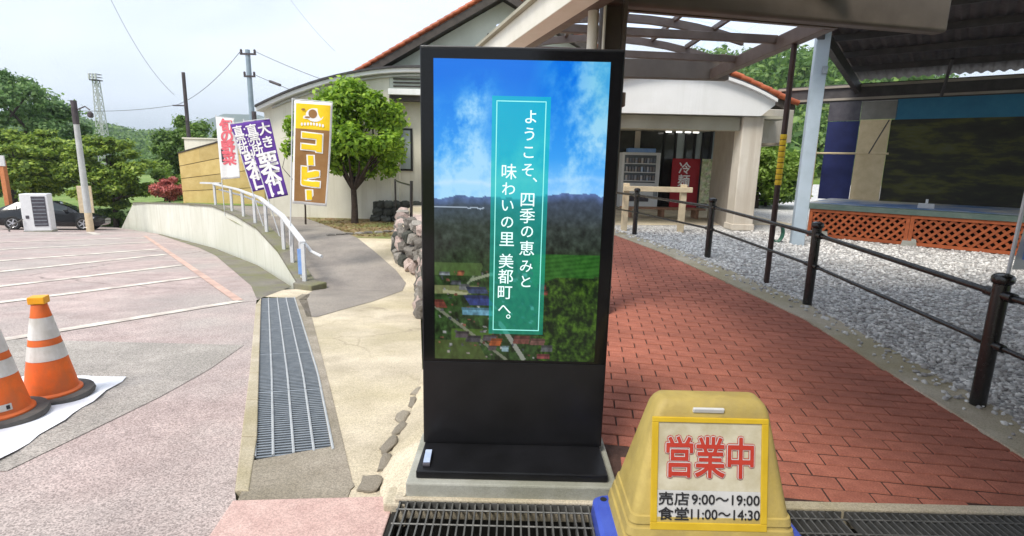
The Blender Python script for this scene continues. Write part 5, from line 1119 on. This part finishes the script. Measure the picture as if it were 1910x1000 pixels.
mb = MB(); mb.tube([cm(-.46, -.35, .62), cm(-.8, -.5, .35), cm(-.95, -.5, .12), cm(-.85, -.6, .05)], .03, 8); mb.build('cable', 'rubber', ch_, smooth=True)
# the car: lofted body, glasshouse, wheels
cr_t = thing('parked_car', (0, 0, 0), 'black hatchback parked behind the white charging cabinet', 'car')
ST = [(-2.20, .52, .42, .72, .72, .5), (-2.08, .76, .24, .86, .86, .6), (-1.75, .84, .20, .93, 1.10, .62), (-1.2, .87, .19, .94, 1.33, .60), (-.5, .88, .19, .93, 1.42, .61), (.15, .88, .19, .91, 1.40, .61), (.75, .88, .19, .89, 1.16, .66), (1.15, .87, .19, .87, .90, .74), (1.6, .85, .20, .80, .82, .7), (1.98, .78, .24, .70, .72, .62), (2.18, .55, .36, .58, .6, .45)]
rings = []
for x, w_, zb_, zt_, zr_, rw_ in ST:
    rings.append([Vector(p) for p in ((x, -w_ * .9, zb_), (x, -w_, zb_ + .14), (x, -w_, (zb_ + zt_) / 2), (x, -w_ * .96, zt_), (x, -rw_, zr_ - .015), (x, -rw_ * .6, zr_ + .02), (x, rw_ * .6, zr_ + .02), (x, rw_, zr_ - .015), (x, w_ * .96, zt_), (x, w_, (zb_ + zt_) / 2), (x, w_, zb_ + .14), (x, w_ * .9, zb_))])
mb = MB(); mb.loft(rings); mb.build('body', 'car_black', cr_t, smooth=True)
for sy in (-1, 1):
    for i in range(2, 6):
        def wp(k_, f): x, w_, zb_, zt_, zr_, rw_ = ST[k_]; return Vector((x, sy * (w_ * .96 + (rw_ - w_ * .96) * f + .006), zt_ + (zr_ - .015 - zt_) * f))
        mb = MB(); mb.add([wp(i, .12).lerp(wp(i + 1, .12), .04), wp(i, .12).lerp(wp(i + 1, .12), .96), wp(i, .88).lerp(wp(i + 1, .88), .96), wp(i, .88).lerp(wp(i + 1, .88), .04)], [(0, 1, 2, 3)]); mb.build('side_window', 'car_glass', cr_t)
def wr(k_, f): x, w_, zb_, zt_, zr_, rw_ = ST[k_]; return Vector((x, rw_ * f, zr_ + .03))
mb = MB(); mb.add([wr(5, -.9), wr(5, .9), wr(6, .9), wr(6, -.9), wr(7, -.95), wr(7, .95)], [(0, 1, 2, 3), (3, 2, 5, 4)]); mb.build('windscreen', 'car_glass', cr_t)
for x in (-1.35, 1.36):
    for sy in (-1, 1):
        mb = MB(); 
        def disc(prof, n=24): return [[Vector((x + r_ * math.cos(a), sy * v, .32 + r_ * math.sin(a))) for a in np.linspace(0, 6.2832, n + 1)[:-1]] for r_, v in prof]
        mb.loft(disc([(.2, .70), (.315, .70), (.325, .74), (.325, .86), (.30, .895), (.22, .895)])); wh = mb.build('wheel', 'tyre', cr_t, smooth=True)
        mb = MB(); mb.loft(disc([(.215, .89), (.205, .902), (.185, .89)])); mb.loft(disc([(.06, .88), (.05, .902)]))
        for q in range(5):
            a = q * 1.2566; mb.beam((x + .05 * math.cos(a), sy * .894, .32 + .05 * math.sin(a)), (x + .20 * math.cos(a), sy * .894, .32 + .20 * math.sin(a)), .05, .016, upv=(0, 1, 0))
        mb.build('rim', 'alloy', wh)
for sy in (-1, 1):
    mb = MB(); mb.loft([[Vector((1.75 + a * .2 + .1 * s, sy * (.80 - a * .10 + s * .015), .63 + b * .05)) for a, b in ((-1, -.6), (1, -1), (1, .4), (-1, 1))] for s in (0, .3)]); mb.build('headlight', 'lamp_glass', cr_t)
    mb = MB(); mb.box((.72, sy * .96, .96), (.16, .14, .11)); mb.build('wing_mirror', 'car_black', cr_t, bevel=.03)
    for x in (-.75, .25):
        mb = MB(); mb.box((x, sy * .885, .78), (.16, .03, .03)); mb.build('door_handle', 'car_black', cr_t, bevel=.008)
nrm = Vector((0, .095, 1)).normalized(); fx = Vector((math.cos(R(24)), math.sin(R(24)), 0)); fx = (fx - nrm * fx.dot(nrm)).normalized(); fy = nrm.cross(fx)
cr_t.matrix_world = Matrix.Translation((-22.9, 26.6, z_lot(26.6))) @ Matrix((fx, fy, nrm)).transposed().to_4x4()

t = thing('lamp_pole', (-20.2, 25.4, z_lot(25.4)), 'tall grey concrete pole standing in the car park', 'pole')
zb = z_lot(25.4); mb = MB(); mb.tube([(-20.2, 25.4, zb - .1), (-20.2, 25.4, 2.7)], [.15, .115], 14); mb.build('shaft', 'pole_grey', t, smooth=True)
mb = MB(); mb.tube([(-20.2, 25.4, 2.7), (-20.2, 25.4, 3.75)], [.13, .12], 12); mb.build('top_sleeve', 'pole_dark', t, smooth=True)
mb = MB(); mb.tube([(-20.2, 25.4, 3.3), (-19.7, 25.4, 3.5), (-19.5, 25.4, 3.35)], .03, 8); mb.build('arm', 'pole_dark', t); mb = MB(); mb.lathe([(.04, 0), (.12, .05), (.12, .2), (.05, .28)], 12, (-19.5, 25.4, 3.0)); mb.build('lamp', 'pole_dark', t, smooth=True)
mb = MB(); mb.tube([(-20.2, 25.4, zb - .02), (-20.2, 25.4, zb + .9)], [.158, .152], 14); mb.build('foot_sleeve', 'wood_post', t, smooth=True)
t = thing('notice_board', (-20.7, 26.0, z_lot(26)), 'small beige notice board behind the grey pole', 'sign')
mb = MB(); mb.box((-20.72, 26, -.80), (.60, .06, 1.30), rz=R(15)); mb.build('panel', 'wood_post', t, bevel=.01); mb = MB(); mb.box((-20.72, 26.05, -1.7), (.08, .08, 1.3)); mb.build('post', 'wood_brown', t)
t = thing('wooden_signpost', (-24.5, 26, z_lot(26)), 'orange-brown wooden signpost at the far left', 'signpost')
mb = MB(); mb.box((-24.48, 26, -.7), (.22, .2, 3.3)); mb.build('post', 'orange_post', t, bevel=.01); mb = MB(); mb.box((-24.6, 25.9, .95), (.7, .06, .5)); mb.build('board', 'sign_white', t, bevel=.01)
t = thing('utility_pole', (-14.26, 30, -1.35), 'blue-grey utility pole behind the purple banners', 'utility pole')
mb = MB(); mb.tube([(-14.26, 30, -1.5), (-14.26, 30, 6.95)], [.17, .12], 12); mb.build('shaft', 'pole_blue', t, smooth=True)
for z, l_ in ((6.72, .42), (5.6, .3)):
    mb = MB(); mb.box((-14.2, 29.9, z), (2 * l_, .08, .09)); mb.build('crossarm', 'pole_dark', t)
    for s in (-1, 1):
        mb = MB(); mb.lathe([(.03, 0), (.07, .04), (.05, .10), (.07, .14), (.03, .2)], 10, (-14.2 + s * l_ * .85, 29.9, z + .04)); mb.build('insulator', 'pole_dark', t, smooth=True)
mb = MB(); mb.tube([(-14.1, 29.9, 3.8), (-14.1, 29.9, 3.3)], .12, 10); mb.build('junction_can', 'pole_dark', t, smooth=True)
t = thing('utility_pole', (-20.2, 34, -2.8), 'slim dark utility pole above the green trees', 'utility pole')
mb = MB(); mb.tube([(-20.2, 34, -2.9), (-20.15, 34, 6.3)], [.14, .10], 10); mb.build('shaft', 'pole_dark', t, smooth=True)
mb = MB(); mb.box((-20.5, 33.9, 4.35), (.8, .07, .07)); mb.build('crossarm', 'pole_dark', t)
def wire(a, b, sag, label, r=.014):
    a, b = Vector(a), Vector(b); mb = MB(); mb.tube([a.lerp(b, i / 16) - Vector((0, 0, sag * 4 * (i / 16) * (1 - i / 16))) for i in range(17)], r, 5); one('power_line', mb, 'wire', label, 'wire', tuple(a), 'overhead wires')
wire((-14.55, 29.9, 6.9), (-20.6, 33.9, 4.4), .35, 'overhead wire from the blue-grey pole to the dark pole')
wire((-20.6, 33.9, 4.4), (-27.2, 34.5, 3.95), .15, 'overhead wire running left from the dark pole to the tower side')
wire((-13.9, 29.9, 6.9), (-7.9, 27, 4.7), .10, 'overhead wire from the blue-grey pole down to the gable roof')
wire((-13.95, 29.9, 5.7), (-7.5, 26, 3.6), .10, 'lower overhead wire from the blue-grey pole to the building')
wire((-22.5, 50, 19.0), (-13.5, 42, 9.2), .6, 'faint overhead wire high above the building roof', r=.01)
wire((-30.5, 42, 14.5), (-24.5, 40, 5.6), 1.1, 'long overhead wire slanting down the sky at the left')
t = thing('power_line_splice', (-12.6, 29, 5.1), 'black cable joint hanging on the lower wire beside the pole', 'cable joint')
mb = MB(); mb.tube([(-13.0, 29.6, 5.33), (-12.3, 29.2, 5.10)], .07, 8); mb.build('sleeve', 'pole_dark', t, smooth=True)
# lattice tower
tw = thing('lattice_tower', (-90, 120, -3), 'grey steel lattice tower on the skyline at the left', 'tower')
def tl_(z): return float(np.interp(z, [-3, 17.3], [.95, .42]))
lv = list(np.linspace(-3, 16.4, 11))
for sx, sy in ((-1, -1), (1, -1), (1, 1), (-1, 1)):
    mb = MB(); mb.tube([(-90 + sx * tl_(-3), 120 + sy * tl_(-3), -3), (-90 + sx * tl_(16.4), 120 + sy * tl_(16.4), 16.4)], .09, 6); mb.build('leg', 'pole_grey', tw)
for i in range(10):
    mb = MB(); a, b = lv[i], lv[i + 1]
    for (s0, s1) in (((-1, -1), (1, -1)), ((1, -1), (1, 1)), ((1, 1), (-1, 1)), ((-1, 1), (-1, -1))):
        p = lambda s, z: Vector((-90 + s[0] * tl_(z), 120 + s[1] * tl_(z), z)); mb.tube([p(s0, b), p(s1, b)], .06, 5); mb.tube([p(s0, a), p(s1, b)], .05, 5); mb.tube([p(s1, a), p(s0, b)], .05, 5)
    mb.build('bracing', 'pole_grey', tw)
mb = MB(); mb.box((-90, 120, 16.4), (1.7, 1.7, .2))
for z in (17.0, 17.6):
    for sx in (-1, 1): mb.box((-90 + sx * .82, 120, z), (.1, 1.7, .1)); mb.box((-90, 120 + sx * .82, z), (1.7, .1, .1))
mb.build('platform', 'pole_dark', tw)
for x in (-.7, 0, .65):
    mb = MB(); mb.box((-90 + x, 119.1, 17.1), (.34, .25, 1.2)); mb.build('antenna', 'pole_grey', tw, bevel=.05)

# ------------------------------------------------------------------ air
hm = bpy.data.materials.new('haze'); hm.use_nodes = True; t_ = hm.node_tree; t_.nodes.clear(); pv = t_.nodes.new('ShaderNodeVolumePrincipled'); mo = t_.nodes.new('ShaderNodeOutputMaterial')
pv.inputs['Color'].default_value = (.80, .90, 1, 1); pv.inputs['Density'].default_value = .00042; pv.inputs['Anisotropy'].default_value = .2; t_.links.new(pv.outputs[0], mo.inputs['Volume'])
mb = MB(); mb.box((0, 2250, 72), (8200, 7700, 160)); o = mb.build('haze', hm); o['kind'] = 'stuff'
